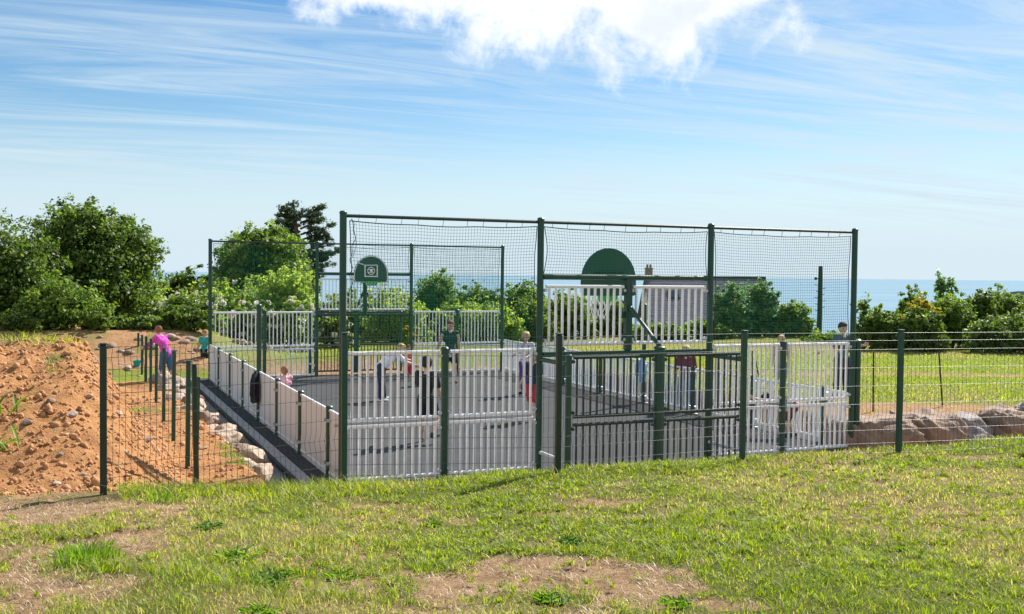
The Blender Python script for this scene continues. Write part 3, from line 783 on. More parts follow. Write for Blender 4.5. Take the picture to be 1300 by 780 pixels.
def side_posts():
    "the side fence has its posts but no mesh yet: each post stands on its own"
    pts = [at(250.5, 464, 12.6), at(238, 459.5, 14.3), at(220, 447, 16.9), at(207.5, 443, 19.7), at(198, 437, 22.8), at(191, 431, 25.3), at(185, 428, 27.9), at(180, 426, 30.2), at(175.5, 423.5, 32.6), at(171, 422, 35.0), at(166, 420.5, 37.2)]
    od = ['nearest', 'second', 'third', 'fourth', 'fifth', 'sixth', 'seventh', 'eighth', 'ninth', 'tenth', 'farthest']
    gr = 'row of fence posts on the orange soil left of the court'
    for i, p in enumerate(pts):
        g = th(p.x, p.y); h = p.z - g + 0.3
        b = MB().box((0, 0, h / 2), (0.062, 0.062, h), 0, 0.01).box((0, 0, h + 0.008), (0.07, 0.07, 0.016), 0, 0.005)
        tag(b.build('fence_post', M['green'] if i else M['dgreen'], None, (p.x, p.y, g - 0.3), (0, R(.4) if i else R(-1.2), TH)), 'green fence post on the orange soil, %s in the row running back' % od[i], 'post', gr)
    p = at(247.5, 470, 13.1); g = th(p.x, p.y)
    tag(MB().box((0, 0, 0.85), (0.06, 0.06, 1.7), 0, 0.01).build('fence_post', M['green'], None, (p.x, p.y, g - 0.3), (R(1.5), R(1), TH)), 'leaning green post touching the nearest post of the soil side row', 'post', gr)
side_posts()

# ------------------------------------------------------------------ rocks
_ico = {}
def ico(sub):
    if sub not in _ico:
        b = bmesh.new(); bmesh.ops.create_icosphere(b, subdivisions=sub, radius=1)
        _ico[sub] = (np.array([v.co[:] for v in b.verts]), np.array([[v.index for v in f.verts] for f in b.faces])); b.free()
    return _ico[sub]
def rock_arrays(seed, size, sub=3, facets=9, rough=0.12, boxy=1.0):
    rng = np.random.default_rng(seed); V, Fc = ico(sub); V = np.sign(V) * np.abs(V) ** boxy; V = V / np.abs(V).max()
    lo_, hi_ = (0.5, 0.86) if facets > 4 else (0.8, 0.95)
    for k in range(facets):
        n = rng.normal(size=3); n /= np.linalg.norm(n); d = rng.uniform(lo_, hi_)
        s = V @ n; over = np.clip(s - d, 0, None); V = V - over[:, None] * n[None, :] * 0.92
    u_ = V[:, 0] * 2.1 + V[:, 2] * 1.3 + seed; w_ = V[:, 1] * 2.1 - V[:, 2] * 1.7 + seed * .3
    k = 1 + rough * 2 * (fbm(u_, w_, 1.1, 3 if sub > 1 else 1, seed) - 0.5) + rough * (fbm(u_, w_, 4.2, 2, seed + 3) - 0.5) * (sub > 2)
    return V * k[:, None] * np.array(size)[None, :], Fc
def rock(name, loc, size, seed, m, label, cat='rock', group=None, rz=0.0, sub=4, facets=10, boxy=1.0):
    V, Fc = rock_arrays(seed, size, sub, facets, .12 if sub < 4 else .2, boxy)
    o = link(name, np_mesh(name, V, Fc, m, 3), None, loc, (0, 0, rz))
    if sub > 2: o.data.shade_smooth()
    return tag(o, label, cat, group)
# big boulders holding up the field, right of the court
BIG = [(1108, 9.95, 0.15, .75, .62, .56, 'brownrock', 'long flat topped brown boulder nearest the court, behind the first fence bay'),
       (1172, 11.25, 0.25, .62, .6, .55, 'brownrock', 'brown boulder with a pale top edge just right of the green fence post'),
       (1212, 12.25, 0.20, .52, .55, .50, 'greyrock', 'grey square faced boulder in the middle of the retaining row'),
       (1262, 13.35, 0.25, .66, .6, .56, 'brownrock', 'reddish brown boulder right of the grey one in the retaining row'),
       (1300, 14.55, 0.15, .70, .6, .60, 'greyrock', 'grey brown boulder cut by the right edge of the picture')]
for i, (px, a, b, sx, sy, sz, mm, lab) in enumerate(BIG):
    rock('boulder', C(a, b, -0.06 + .02 * (i % 2)), (sx, sy, sz), 40 + i, M[mm], lab, 'boulder', 'boulders holding up the field', TH + 0.1 * math.sin(i * 3), 5, 3, .38)
for i in range(1):
    rock('boulder', C(15.9 + 1.25 * i, 0.2, -0.05), (.68, .6, .55), 70 + i, M['brownrock'], 'brown boulder at the outer end of the retaining row', 'boulder', 'boulders holding up the field', TH + i, 4, 12)
# pale rocks edging the path on the left
ordn = ['first', 'second', 'third', 'fourth', 'fifth', 'sixth', 'seventh', 'eighth', 'ninth', 'tenth', 'eleventh', 'twelfth', 'thirteenth', 'fourteenth', 'fifteenth', 'sixteenth', 'seventeenth', 'eighteenth', 'nineteenth', 'twentieth', 'twenty-first', 'twenty-second', 'twenty-third']
bb = 0.05
for i in range(23):
    rr = random.Random(i); l = rr.uniform(0.24, 0.44)
    a = -1.12 - 0.16 * math.sin(i * 1.9) - 0.012 * bb
    rock('edging_rock', C(a + .02, bb + l, 0.06 + rr.uniform(-.04, .06)), (rr.uniform(.24, .36), l * 1.0, rr.uniform(.20, .29)), 90 + i, M['palerock'] if i % 5 != 3 else M['brownrock'],
         'pale pink rock edging the left path, %s from the near end' % ordn[i] if i % 5 != 3 else 'redder rock edging the left path, %s from the near end' % ordn[i], 'rock', 'rocks edging the path left of the court', TH + rr.uniform(-.3, .3), 4, 12)
    bb += l * 2 + 0.03
# loose stones on the soil
STN = [(72, 615, .075, 'palerock', 'whitish stone lying at the foot of the spoil heap'), (92, 527, .11, 'greyrock', 'grey stone half way up the spoil heap'), (64, 510, .10, 'brownrock', 'dark tilted stone high on the spoil heap'),
       (113, 504, .08, 'palerock', 'pale stone near the top right of the spoil heap'), (120, 460, .09, 'greyrock', 'grey stone at the shoulder of the spoil heap'), (78, 580, .06, 'greyrock', 'small grey stone in a weedy hollow of the heap'),
       (35, 540, .12, 'brownrock', 'brown lump of earth and stone left of the heap'), (104, 604, .08, 'brownrock', 'dark clod on the soil left of the first fence post'), (186, 559, .15, 'brownrock', 'flat dark stone on the soil between fence posts'),
       (150, 526, .12, 'palerock', 'pale stone on the soil right of the first fence post'), (258, 570, .13, 'palerock', 'flat pale stone below the corner of the side fence'), (160, 575, .09, 'palerock', 'pale stone low on the soil behind the mesh'),
       (176, 478, .1, 'palerock', 'small pale stone beside the side fence'), (205, 470, .2, 'palerock', 'pale block of stone behind the side fence'), (222, 476, .2, 'palerock', 'pale stone left of the path near the teal shirt child')]
for i, (px, py, s, mm, lab) in enumerate(STN):
    z = 0.3
    # walk along the line of sight until it meets the ground
    r = ray(px, py); d = 8.0
    while d < 40 and EYE + r.z * d > th(r.x * d, d): d += 0.04
    p = Vector((r.x * d, d, th(r.x * d, d)))
    s *= .58; rock('stone', p + Vector((0, 0, s * .05)), (s * 1.2, s, s * .6), 130 + i, M[mm], lab, 'stone', None, i, 3, 9)
# rubble below the trees behind the far left corner
rub = random.Random(3)
for i in range(34):
    px = rub.uniform(122, 262); py = rub.uniform(424, 447) if i % 4 else rub.uniform(447, 476)
    r = ray(px, py); d = 30.0
    while d < 46 and EYE + r.z * d > th(r.x * d, d): d += 0.1
    s = rub.uniform(.07, .20)
    rock('rubble_stone', (r.x * d, d, th(r.x * d, d) - s * .08), (s * 1.3, s, s * .62), 160 + i, M['brownrock'] if i % 3 else M['palerock'], 'rough stone tipped on the earth bank below the trees at far left', 'stone', 'rubble behind the far left corner of the court', i, 2, 8)
# clods and grit of the heap: nobody could count them
def clods():
    rng = np.random.default_rng(5); V0, F0 = ico(1)
    Vs = []; Fs = []; n0 = 0; cnt = 0
    xs = rng.uniform(-13, -2.2, 60000); ys = rng.uniform(8.0, 24, 60000)
    a, b = ab(xs, ys); g, o, d = cover(xs, ys)
    keep = (o > 0.5) & (a < -1.2) & (b > -4.6)
    keep &= rng.uniform(0, 1, 60000) < np.clip(1.25 - g, 0.1, 1) * np.where(ab(xs, ys)[0] < -2.3, np.where(b < 6, .62, .30), .15)
    xs, ys = xs[keep], ys[keep]; zs = terrain(xs, ys)
    s = np.exp(rng.normal(-4.25, 0.5, len(xs))).clip(.007, .06)
    for i in range(len(xs)):
        V = V0 * rng.uniform(.55, 1.3, (len(V0), 1)); Fc = F0
        t = rng.uniform(0, 6.28); c_, s_ = math.cos(t), math.sin(t)
        Q = np.stack([V[:, 0] * c_ - V[:, 1] * s_, V[:, 0] * s_ + V[:, 1] * c_, V[:, 2]], -1) * s[i] * rng.uniform(.75, 1.3, 3)
        Vs.append(Q + np.array([xs[i], ys[i], zs[i] + s[i] * .2])); Fs.append(Fc + n0); n0 += len(V)
    tag(link('soil_clods', np_mesh('soil_clods', np.concatenate(Vs), np.concatenate(Fs), M['clod'], 3)), 'orange clods and grit strewn over the spoil heap and bare soil', 'soil', kind='stuff')
clods()

# ------------------------------------------------------------------ trees and shrubs
def leaves(blobs, n, size, seed, clump=0.22, per=26, aspect=0.55, upright=0.0, fill=0.36, shell=(0.55, 1.02)):
    rng = np.random.default_rng(seed)
    blobs = np.array(blobs, float); w = (blobs[:, 3] * blobs[:, 5] + blobs[:, 4] * blobs[:, 5] + blobs[:, 3] * blobs[:, 4]); w = w / w.sum()
    nc = max(8, n // per); bi = rng.choice(len(blobs), nc, p=w); B = blobs[bi]
    d = rng.normal(size=(nc, 3)); d /= np.linalg.norm(d, axis=1)[:, None]
    rad = np.where(rng.uniform(0, 1, nc) < fill, rng.uniform(0.15, 0.6, nc), rng.uniform(*shell, nc))
    spr = rng.uniform(0, 1, nc) < .10; rad = np.where(spr, rng.uniform(1.02, 1.2, nc), rad)
    cc = B[:, :3] + d * B[:, 3:6] * rad[:, None]
    cs = B[:, 3:6].mean(1) * clump * np.where(spr, .45, rng.uniform(0.45, 1.25, nc)); ct = rng.uniform(0, 1, nc)
    li = rng.integers(0, nc, n)
    p = cc[li] + rng.normal(size=(n, 3)) * cs[li][:, None] * np.array([0.6, 0.6, 0.45 + upright])
    out = d[li]
    nrm = out * 0.5 + rng.normal(size=(n, 3)) * 0.6 + np.array([0, 0, 0.35]); nrm /= np.linalg.norm(nrm, axis=1)[:, None]
    ax = rng.normal(size=(n, 3)) + np.array([0, 0, -0.25 + 2.2 * upright]); ax -= (ax * nrm).sum(1)[:, None] * nrm; ax /= np.linalg.norm(ax, axis=1)[:, None]
    sd = np.cross(nrm, ax); s = size * rng.uniform(0.6, 1.35, n)[:, None]
    V = np.stack([p - ax * s, p + sd * s * aspect + nrm * s * .15, p + ax * s, p - sd * s * aspect + nrm * s * .15], 1).reshape(-1, 3)
    Fq = np.arange(n * 4).reshape(n, 4)
    t = np.clip(0.5 * ct[li] + 0.5 * rng.uniform(0, 1, n), 0, 1)
    return V, Fq, np.repeat(t, 4), cc
def tree(name, x, y, z, blobs, n, size, seed, m, label, cat='tree', group=None, trunk=0.12, limbs=7, **kw):
    "blobs given relative to the base (x, y, z)"
    t = empty(name, (x, y, z), 0, label, cat, group)
    V, Fq, tint, cc = leaves(blobs, n, size, seed, **kw)
    link('crown', np_mesh('crown', V, Fq, m, 4, tint), t)
    if trunk:
        rr = random.Random(seed); top = max(b[2] for b in blobs); b = MB()
        bend = rr.uniform(-.1, .1)
        b.tube([(0, 0, -0.3), (bend * .3, 0, top * .3), (bend, 0.05, top * .65), (bend * 1.4, 0, top)], [trunk * 1.25, trunk, trunk * .7, trunk * .25], 8)
        for k in range(limbs):
            c = cc[rr.randrange(len(cc))]; h = min(top * rr.uniform(.2, .7), max(.2, c[2] * .8))
            b.tube([(bend * h / top, 0, h), ((c[0]) * .5, c[1] * .5, (h + c[2]) * .52), tuple(c)], [trunk * .5, trunk * .3, trunk * .1], 5)
        b.build('trunk', M['bark'], t, smooth=True)
    return t
M['leaf_dark'] = leafy('dark_glossy_leaf', (0.032, 0.076, 0.013), (0.185, 0.265, 0.042), 0.5)
M['leaf_mid'] = leafy('mid_green_leaf', (0.045, 0.105, 0.017), (0.24, 0.33, 0.055), 0.53)
M['leaf_lime'] = leafy('yellow_green_leaf', (0.13, 0.22, 0.035), (0.42, 0.51, 0.11), 0.6)
M['leaf_bush'] = leafy('bush_leaf_with_buds', (0.055, 0.115, 0.02), (0.23, 0.32, 0.06), 0.52, third=(0.42, 0.36, 0.16))
M['leaf_bluegreen'] = leafy('blue_green_leaf', (0.06, 0.135, 0.05), (0.24, 0.36, 0.13), 0.5)
M['needle'] = leafy('dark_needle', (0.020, 0.050, 0.025), (0.085, 0.135, 0.06), 0.3)
M['blossom'] = leafy('cream_blossom', (0.50, 0.48, 0.36), (0.80, 0.78, 0.68), 0.25)
M['yellow_leaf'] = leafy('golden_leaf', (0.22, 0.20, 0.02), (0.42, 0.36, 0.05), 0.4)

def T(px, d): 
    p = at(px, 430, d); return p.x, d
def ztop(py, px, d): return at(px, py, d).z
def shrub(name, x0, x1, ytop, d, n, size, seed, m, label, cat, group=None, base=None, blobs=None, flowers=0, **kw):
    "shrub or tree spanning pixels x0..x1 with its top at ytop, d metres away"
    xc = (x0 + x1) / 2; p = at(xc, ytop, d); w = (x1 - x0) / 2 * d / F_PX
    g = th(p.x, p.y) if base is None else base; h = p.z - g
    if blobs is None:
        rr = random.Random(seed)
        blobs = [(0, 0, h * .52, w * .92, w * .8, h * .5)]
        for k in range(5):
            t = rr.uniform(-1, 1); q = rr.uniform(.22, .36)
            blobs.append((t * w * .75, rr.uniform(-.4, .3) * w, h * (1 - q - abs(t) * .22 - rr.uniform(0, .08)), w * q * 1.2, w * q * 1.2, h * q))
        for k in range(4):
            t = (k - 1.5) * .55
            blobs.append((t * w, -.25 * w, h * .22, w * .38, w * .4, h * .27))
    else: blobs = [(a * w, b * w, c * h, rx * w, ry * w, rz * h) for a, b, c, rx, ry, rz in blobs]
    t = tree(name, p.x, p.y, g, blobs, n, size, seed, m, label, cat, group, **kw)
    if flowers:
        V, Fq, tint, cc = leaves(blobs, flowers, size * .95, seed + 500, clump=.11, per=16, fill=0, shell=(.92, 1.08), aspect=.9)
        link('blossom', np_mesh('blossom', V, Fq, M['blossom'], 4, tint), t)
    return t
# left: one big dark tree with lower neighbours
shrub('broadleaf_tree', 28, 204, 257, 40, 66000, 0.078, 11, M['leaf_dark'], 'large dense dark green tree with a domed crown behind the spoil heap at left', 'tree', trunk=.3,
      blobs=[(-.25, 0, .62, .66, .7, .36), (.2, -.1, .5, .72, .7, .38), (.52, 0, .45, .44, .5, .36), (-.02, -.2, .80, .34, .4, .16), (-.5, -.2, .35, .5, .5, .32), (.45, -.35, .22, .5, .5, .24), (.30, 0, .68, .4, .5, .2), (-.35, 0, .86, .16, .2, .10)])
shrub('broadleaf_tree', -75, 75, 280, 36, 26000, 0.078, 12, M['leaf_dark'], 'dark green tree cut by the left edge of the picture', 'tree', trunk=.25, clump=.2)
shrub('leafy_shrub', 128, 214, 350, 42, 16000, 0.075, 13, M['leaf_lime'], 'lighter green shrub at the right foot of the big dark tree', 'shrub')
shrub('leafy_shrub', 30, 140, 352, 34, 14000, 0.066, 14, M['leaf_mid'], 'light leaved shrub growing up behind the grassy top of the spoil heap', 'shrub', trunk=.06)
# middle left
shrub('low_shrub', 112, 168, 404, 34.4, 6500, 0.06, 91, M['leaf_dark'], 'dark low shrub on top of the earth bank, left of the bending person', 'shrub', trunk=.04)
shrub('low_shrub', 158, 214, 402, 34.6, 6500, 0.06, 92, M['leaf_mid'], 'low leafy shrub on the earth bank behind the bending person', 'shrub', trunk=.04)
shrub('low_shrub', 208, 268, 388, 34.8, 7500, 0.065, 93, M['leaf_dark'], 'dark shrub on the earth bank behind the teal shirt child', 'shrub', trunk=.04)
shrub('low_shrub', -20, 62, 398, 33, 5000, 0.06, 94, M['leaf_dark'], 'dark low shrub behind the spoil heap at the left edge', 'shrub', trunk=.04)
shrub('round_tree', 270, 398, 287, 48, 24000, 0.095, 15, M['leaf_mid'], 'round mid green tree behind the far left bay of the court', 'tree', trunk=.22,
      blobs=[(0, 0, .60, .88, .85, .36), (-.35, 0, .72, .5, .5, .22), (.25, 0, .78, .5, .5, .2), (-.6, 0, .45, .4, .5, .25), (.6, 0, .5, .4, .5, .25), (.05, -.3, .86, .36, .4, .13)])
def cedar():
    d = 53; px = 378; top = at(372, 254, d); g = th(top.x, d)
    t = empty('cedar_tree', (at(px, 300, d).x, d, g), 0, 'dark ragged conifer with flat layered branches rising behind the round tree', 'tree')
    rr = random.Random(5); b = MB(); h = top.z - g
    b.tube([(0.5, 0, 0), (0.3, 0, h * .5), (-.1, 0, h * .8), (-0.25, 0, h)], [.28, .2, .1, .03], 8)
    bl = [(-.25, 0, h - .25, .28, .28, .3), (-.05, 0, h - .75, .35, .35, .28)]
    for k in range(30):
        fy = .30 + .62 * (k / 29); sd = 1 if k % 2 else -1
        reach = (1.75 if sd > 0 else 1.55) * (1.08 - .55 * abs(fy - .68) / .3) * rr.uniform(.6, 1.1); reach = max(.35, reach)
        if sd < 0 and fy < .62: reach *= .45
        zb = h * fy; yy = rr.uniform(-.7, .7)
        for q in range(3):
            lx = .15 + sd * reach * (.4 + .3 * q); z = zb + .10 * q * (1 if rr.random() < .7 else -1.2)
            bl.append((lx, yy * (.5 + .25 * q), z, .38 - .05 * q, .34, .085 + rr.uniform(0, .05)))
        b.tube([(0.12, 0, zb - .35), (.15 + sd * reach * .5, yy * .6, zb - .08), (.15 + sd * reach * 1.05, yy, zb + .12)], [.06, .045, .015], 5)
    b.build('trunk', M['bark'], t, smooth=True)
    V, Fq, tint, cc = leaves(bl, 20000, 0.10, 77, clump=.5, per=16, aspect=.26, fill=.3)
    link('crown', np_mesh('crown', V, Fq, M['needle'], 4, tint), t)
cedar()
shrub('leafy_shrub', 206, 272, 338, 47, 6000, 0.10, 16, M['leaf_dark'], 'dark rounded shrub between the big left tree and the round tree', 'shrub')
shrub('leafy_shrub', 198, 285, 372, 39.5, 8000, 0.085, 17, M['leaf_bush'], 'flowering shrub left of the far court corner', 'shrub', upright=.3, flowers=1100)
shrub('leafy_shrub', 258, 345, 362, 42, 8000, 0.09, 18, M['leaf_lime'], 'bright feathery green shrub below the round tree', 'shrub', upright=.5, flowers=420)
shrub('blossom_bush', 290, 352, 383, 37.5, 5000, .08, 61, M['leaf_mid'], 'cream flowered bush above the bars of the far left bay', 'shrub', flowers=1300)
shrub('blossom_bush', 350, 402, 376, 37.8, 4500, .08, 62, M['leaf_lime'], 'cream flowered bush beside the second far post', 'shrub', flowers=1000)
shrub('blossom_bush', 404, 446, 398, 37.6, 3500, .08, 63, M['leaf_mid'], 'cream flowered bush seen through the far goal', 'shrub', flowers=800)
shrub('leafy_shrub', 325, 408, 343, 43, 9000, 0.09, 19, M['leaf_lime'], 'tall bright feathery shrub below the dark conifer', 'shrub', upright=.5)
shrub('leafy_shrub', 392, 470, 372, 42, 7000, 0.09, 20, M['leaf_mid'], 'green shrub left behind the far goal', 'shrub')
shrub('leafy_shrub', 455, 535, 365, 44, 7000, 0.09, 21, M['leaf_lime'], 'yellow green shrub behind the far basketball hoop', 'shrub')
for i, (x0, x1, yt, d, mm, lab) in enumerate(((238, 300, 352, 45, 'leaf_lime', 'pale feathery shrub in front of the round tree, left side'), (300, 372, 352, 44, 'leaf_lime', 'pale feathery shrub in front of the round tree, right side'), (196, 250, 392, 38.6, 'leaf_mid', 'low green bush on the bank beside the far left corner'), (470, 545, 380, 41, 'leaf_lime', 'bright bush behind the right half of the far goal'), (575, 660, 384, 42, 'leaf_lime', 'bright low bush behind the far right bay'), (640, 705, 378, 43, 'leaf_mid', 'green bush between the far right post and the second tall near post'))):
    shrub('leafy_shrub', x0, x1, yt, d, 9000, 0.075, 80 + i, M[mm], lab, 'shrub', None, upright=.35, flowers=200 if i < 2 else 0)
shrub('yellow_shrub', 512, 533, 410, 38, 900, 0.07, 22, M['yellow_leaf'], 'small golden leaved shrub right of the far goal post', 'shrub', trunk=.03)
for i, (x0, x1, yt, d, mm, lab) in enumerate(((522, 592, 347, 46, 'leaf_mid', 'mid green tree just right of the far goal'), (575, 640, 362, 45, 'leaf_dark', 'lower dark tree in the middle of the far hedge'), (628, 700, 356, 46, 'leaf_mid', 'green tree behind the far right post of the court'), (548, 610, 385, 43, 'leaf_lime', 'pale green shrub at the foot of the far hedge'), (685, 752, 372, 45, 'leaf_mid', 'green shrub between the tall near post and the half round board'), (742, 800, 378, 47, 'leaf_bush', 'shrub behind the half round board, left of the house'))):
    shrub('hedge_tree', x0, x1, yt, d, 14000, 0.08, 30 + i, M[mm], lab, 'tree', 'trees behind the far end of the court')
for i, (x0, x1, yt, d, mm, lab) in enumerate(((800, 870, 412, 45, 'leaf_mid', 'low hedge shrub in front of the house, left half'), (862, 925, 408, 46, 'leaf_mid', 'low hedge shrub in front of the house, right half'), (905, 952, 362, 47, 'leaf_bluegreen', 'tall green tree in front of the house roof'), (938, 990, 356, 48, 'leaf_bluegreen', 'taller bushy tree covering the right end of the house roof'), (982, 1032, 386, 48, 'leaf_mid', 'bushy tree against the sea left of the wooden pole'))):
    shrub('garden_tree', x0, x1, yt, d, 12000, 0.08, 40 + i, M[mm], lab, 'tree', 'garden trees round the house')
shrub('low_shrub', 1020, 1092, 424, 45, 3000, 0.09, 46, M['leaf_mid'], 'low scrub at the foot of the wooden pole', 'shrub', trunk=.04)
shrub('sapling', 1083, 1112, 372, 40, 500, 0.09, 47, M['leaf_dark'], 'thin open sapling against the sea right of the tall corner post', 'tree', trunk=.05, per=10, clump=.35)
for i, (x0, x1, yt, d, mm, lab) in enumerate(((1090, 1150, 392, 40, 'leaf_bush', 'pale tipped shrub at the left end of the right hand hedge'), (1135, 1182, 366, 42, 'leaf_mid', 'green shrub with feathery top left of the tall conifer'), (1150, 1192, 378, 39.6, 'yellow_leaf', 'golden tipped shrub in the right hand hedge'), (1140, 1200, 392, 39, 'leaf_dark', 'dark low shrub in front of the golden one'), (1176, 1240, 374, 41, 'leaf_mid', 'bright green rounded shrub in the middle of the right hand hedge'), (1225, 1270, 372, 42, 'leaf_dark', 'dark upright shrub right of the bright rounded one'), (1250, 1305, 366, 43, 'leaf_bush', 'pale flowering shrub near the right edge of the picture'), (1290, 1370, 368, 42, 'leaf_bush', 'shrub cut by the right edge of the picture'), (1230, 1330, 398, 39, 'leaf_dark', 'dark low shrub at the field edge, far right'), (1360, 1450, 370, 43, 'leaf_mid', 'shrub beyond the right edge of the picture'))):
    shrub('hedge_shrub', x0, x1, yt, d, 13000 if i < 9 else 3000, 0.068, 50 + i, M[mm], lab, 'shrub', 'shrubs of the hedge along the right of the field')
for x, yt, lab in ((1194, 352, 'taller of two slim conifers above the right hand hedge'), (1207, 355, 'shorter of two slim conifers above the right hand hedge')):
    d = 46; p = at(x, yt, d); g = th(p.x, d); h = p.z - g
    tree('slim_conifer', p.x, d, g, [(0, 0, h * (.15 + .2 * k), .42 * (1 - .2 * k) + .1, .42, h * .16) for k in range(5)], 2600, .085, int(x), M['leaf_bluegreen'], lab, 'tree', trunk=.08, upright=.5)

# ------------------------------------------------------------------ house, pole, stakes
def house():
    d = 75; xl = at(818, 352, d); xr = at(972, 351, d); L_ = (xr - xl).length; g = th((xl.x + xr.x) / 2, d + 3)
    t = empty('house', (xl.x, d, g), 0, 'house with a long grey slate roof and a chimney, half hidden behind garden trees', 'house')
    rz = 3.02 - g; ez = rz - 3.3; run = 4.4
    wall = paint('white_render', (0.62, 0.62, 0.58), 0.9, 0.08, 3, dirt=.1)
    b = MB(); b.prism([(0.25, -2), (L_ - .25, -2), (L_ - .25, ez + .1), (0.25, ez + .1)], -run + .35, run - .35)
    for x in (0.25, L_ - 0.5):
        v = [(x, -run + .35, ez), (x + .25, -run + .35, ez), (x, run - .35, ez), (x + .25, run - .35, ez), (x, 0, rz - .2), (x + .25, 0, rz - .2)]
        b.add(v, [(0, 1, 5, 4), (2, 4, 5, 3), (0, 4, 2), (1, 3, 5)])
    b.build('wall', wall, t)
    slate = paint('grey_slate', (0.13, 0.135, 0.16), 0.95, 0.4, 2.5); slate.node_tree.nodes['Principled BSDF'].inputs['Specular IOR Level'].default_value = .12
    r = MB(); rows = 20; rn = random.Random(8)
    sl = MB().box((0, 0, 0), (0.30, 0.36, 0.012)).mesh('slate', slate)
    core = MB()
    for s in (-1, 1):
        core.add([(0, s * run, ez), (L_, s * run, ez), (L_, 0, rz), (0, 0, rz), (0, s * run, ez - .1), (L_, s * run, ez - .1), (L_, 0, rz - .1), (0, 0, rz - .1)], [(0, 1, 2, 3), (7, 6, 5, 4), (0, 4, 5, 1), (1, 5, 6, 2), (3, 7, 4, 0)])
    roof = core.build('roof', slate, t)
    # slates of both slopes, one mesh: too small to pick apart from here
    sb = MB()
    for s in (-1, 1):
        ang = math.atan2(rz - ez, run)
        for i in range(rows):
            f0 = i / rows; f1 = (i + 1.25) / rows
            n = 28
            for k in range(n):
                x0 = L_ * k / n + (.12 if i % 2 else 0); x1 = min(L_, x0 + L_ / n - .012); lift = .03 + rn.uniform(0, .012)
                if x1 <= x0: continue
                y0, z0 = s * run * (1 - f0), ez + (rz - ez) * f0 + lift; y1, z1 = s * run * (1 - min(1, f1)), ez + (rz - ez) * min(1, f1) + .012
                sb.add([(x0, y0, z0), (x1, y0, z0), (x1, y1, z1), (x0, y1, z1), (x0, y0, z0 - .025), (x1, y0, z0 - .025)], [(0, 1, 2, 3), (0, 4, 5, 1)])
    o = sb.build('slates', slate, roof); o['kind'] = 'stuff'
    MB().tube([(0, 0, rz + .03), (L_, 0, rz + .03)], .09, 8).build('ridge_tiles', M['dkwood'], roof)
    ch = MB().box((.32, 0, rz + .15), (.5, .5, .95), 0, .02).box((.32, 0, rz + .62), (.58, .58, .1), 0, .02).build('chimney', paint('chimney_brick', (0.25, 0.19, 0.16), .9, .3, 8), roof)
    for x in (.2, .44): MB().lathe([(.09, 0), (.075, .22), (.085, .26)], 10, (x, 0, rz + .66)).build('chimney_pot', M['brownrock'], roof)
    # roof window
    f = 0.62; yy = -run * (1 - f); zz_ = ez + (rz - ez) * f; an = math.atan2(rz - ez, run)
    wf = MB().box((0, 0, 0), (.8, .9, .10), 0, .01).build('roof_window', M['dkwood'], t, (1.9, yy, zz_ + .05), (an, 0, 0))
    gl, nt, p = base_mat('window_glass'); p.inputs['Base Color'].default_value = (.03, .05, .08, 1); p.inputs['Roughness'].default_value = .08
    MB().box((0, 0, .053), (.66, .76, .012)).build('pane', gl, wf)
    return t
house()
def utility_pole():
    d = 52; b0 = at(1040, 425, d); tp = at(1040.5, 338, d); g = th(b0.x, d)
    t = empty('utility_pole', (b0.x, d, g), 0, 'bare wooden pole standing against the sea', 'pole')
    h = tp.z - g
    MB().tube([(0, 0, 0), (.0, 0, h)], [.14, .105], 10).build('pole', M['dkwood'], t, smooth=True)
    c = MB()
    z = at(1040, 354, d).z - g
    c.tube([(0, -.1, z), (-.26, -.14, z)], .02, 6); c.sphere((-.27, -.14, z), .075, 8, 6); c.build('insulator', M['black'], t)
    s = MB(); rr = random.Random(2)
    for k in range(9):
        zz_ = z - .35 - k * .16; sd = 1 if k % 2 else -1; s.tube([(0, 0, zz_), (sd * rr.uniform(.2, .3), -.05, zz_ + .05)], .018, 5)
    s.build('climbing_step', M['dkwood'], t)
utility_pole()
def stake(top, bot, d, label, lean=True):
    p = at(*top, d); q = at(*bot, d); g = th(q.x, q.y)
    t = empty('stake', (q.x, q.y, g), 0, label, 'stake', 'thin dark stakes along the field edge')
    MB().tube([(0, 0, -.15), (p.x - q.x, 0, p.z - g)], .018, 6).build('stake', M['dkwood'], t)
    return p
S1 = stake((1109, 447), (1108.5, 524), 21.2, 'upright thin stake between the corner post and the next fence post')
S2 = stake((1192, 447), (1197, 529), 22.2, 'thin stake leaning to the left behind the second fence bay')
S3 = stake((1042, 449), (1042, 516), 23.0, 'thin stake seen through the near right bars, with a tan glove on top')
S4 = stake((955, 446), (955, 505), 25.5, 'thin stake seen through the bars just right of the goal recess')
S5 = stake((958, 452), (968, 490), 25.3, 'thin prop leaning against the stake right of the goal recess')
g = MB(); g.sphere((0, 0, .02), (.05, .03, .045), 8, 6)
for k in range(4): g.tube([(-.02 - .014 * k, 0, .02 - .012 * k), (-.09 - .01 * k, 0.01, .0 - .02 * k), (-.12, 0.0, -.05 - .02 * k)], [.013, .012, .008], 5)
tag(g.build('glove', paint('tan_leather', (.42, .26, .15), .8), loc=S3, smooth=True), 'tan glove stuck on the top of a thin stake', 'glove')
def sag_wire(p, q, z, r=.004): 
    b = MB(); pts = [Vector(p).lerp(Vector(q), i / 10) + Vector((0, 0, z - .02 * math.sin(math.pi * i / 10))) for i in range(11)]
    b.tube(pts, r, 4); return b

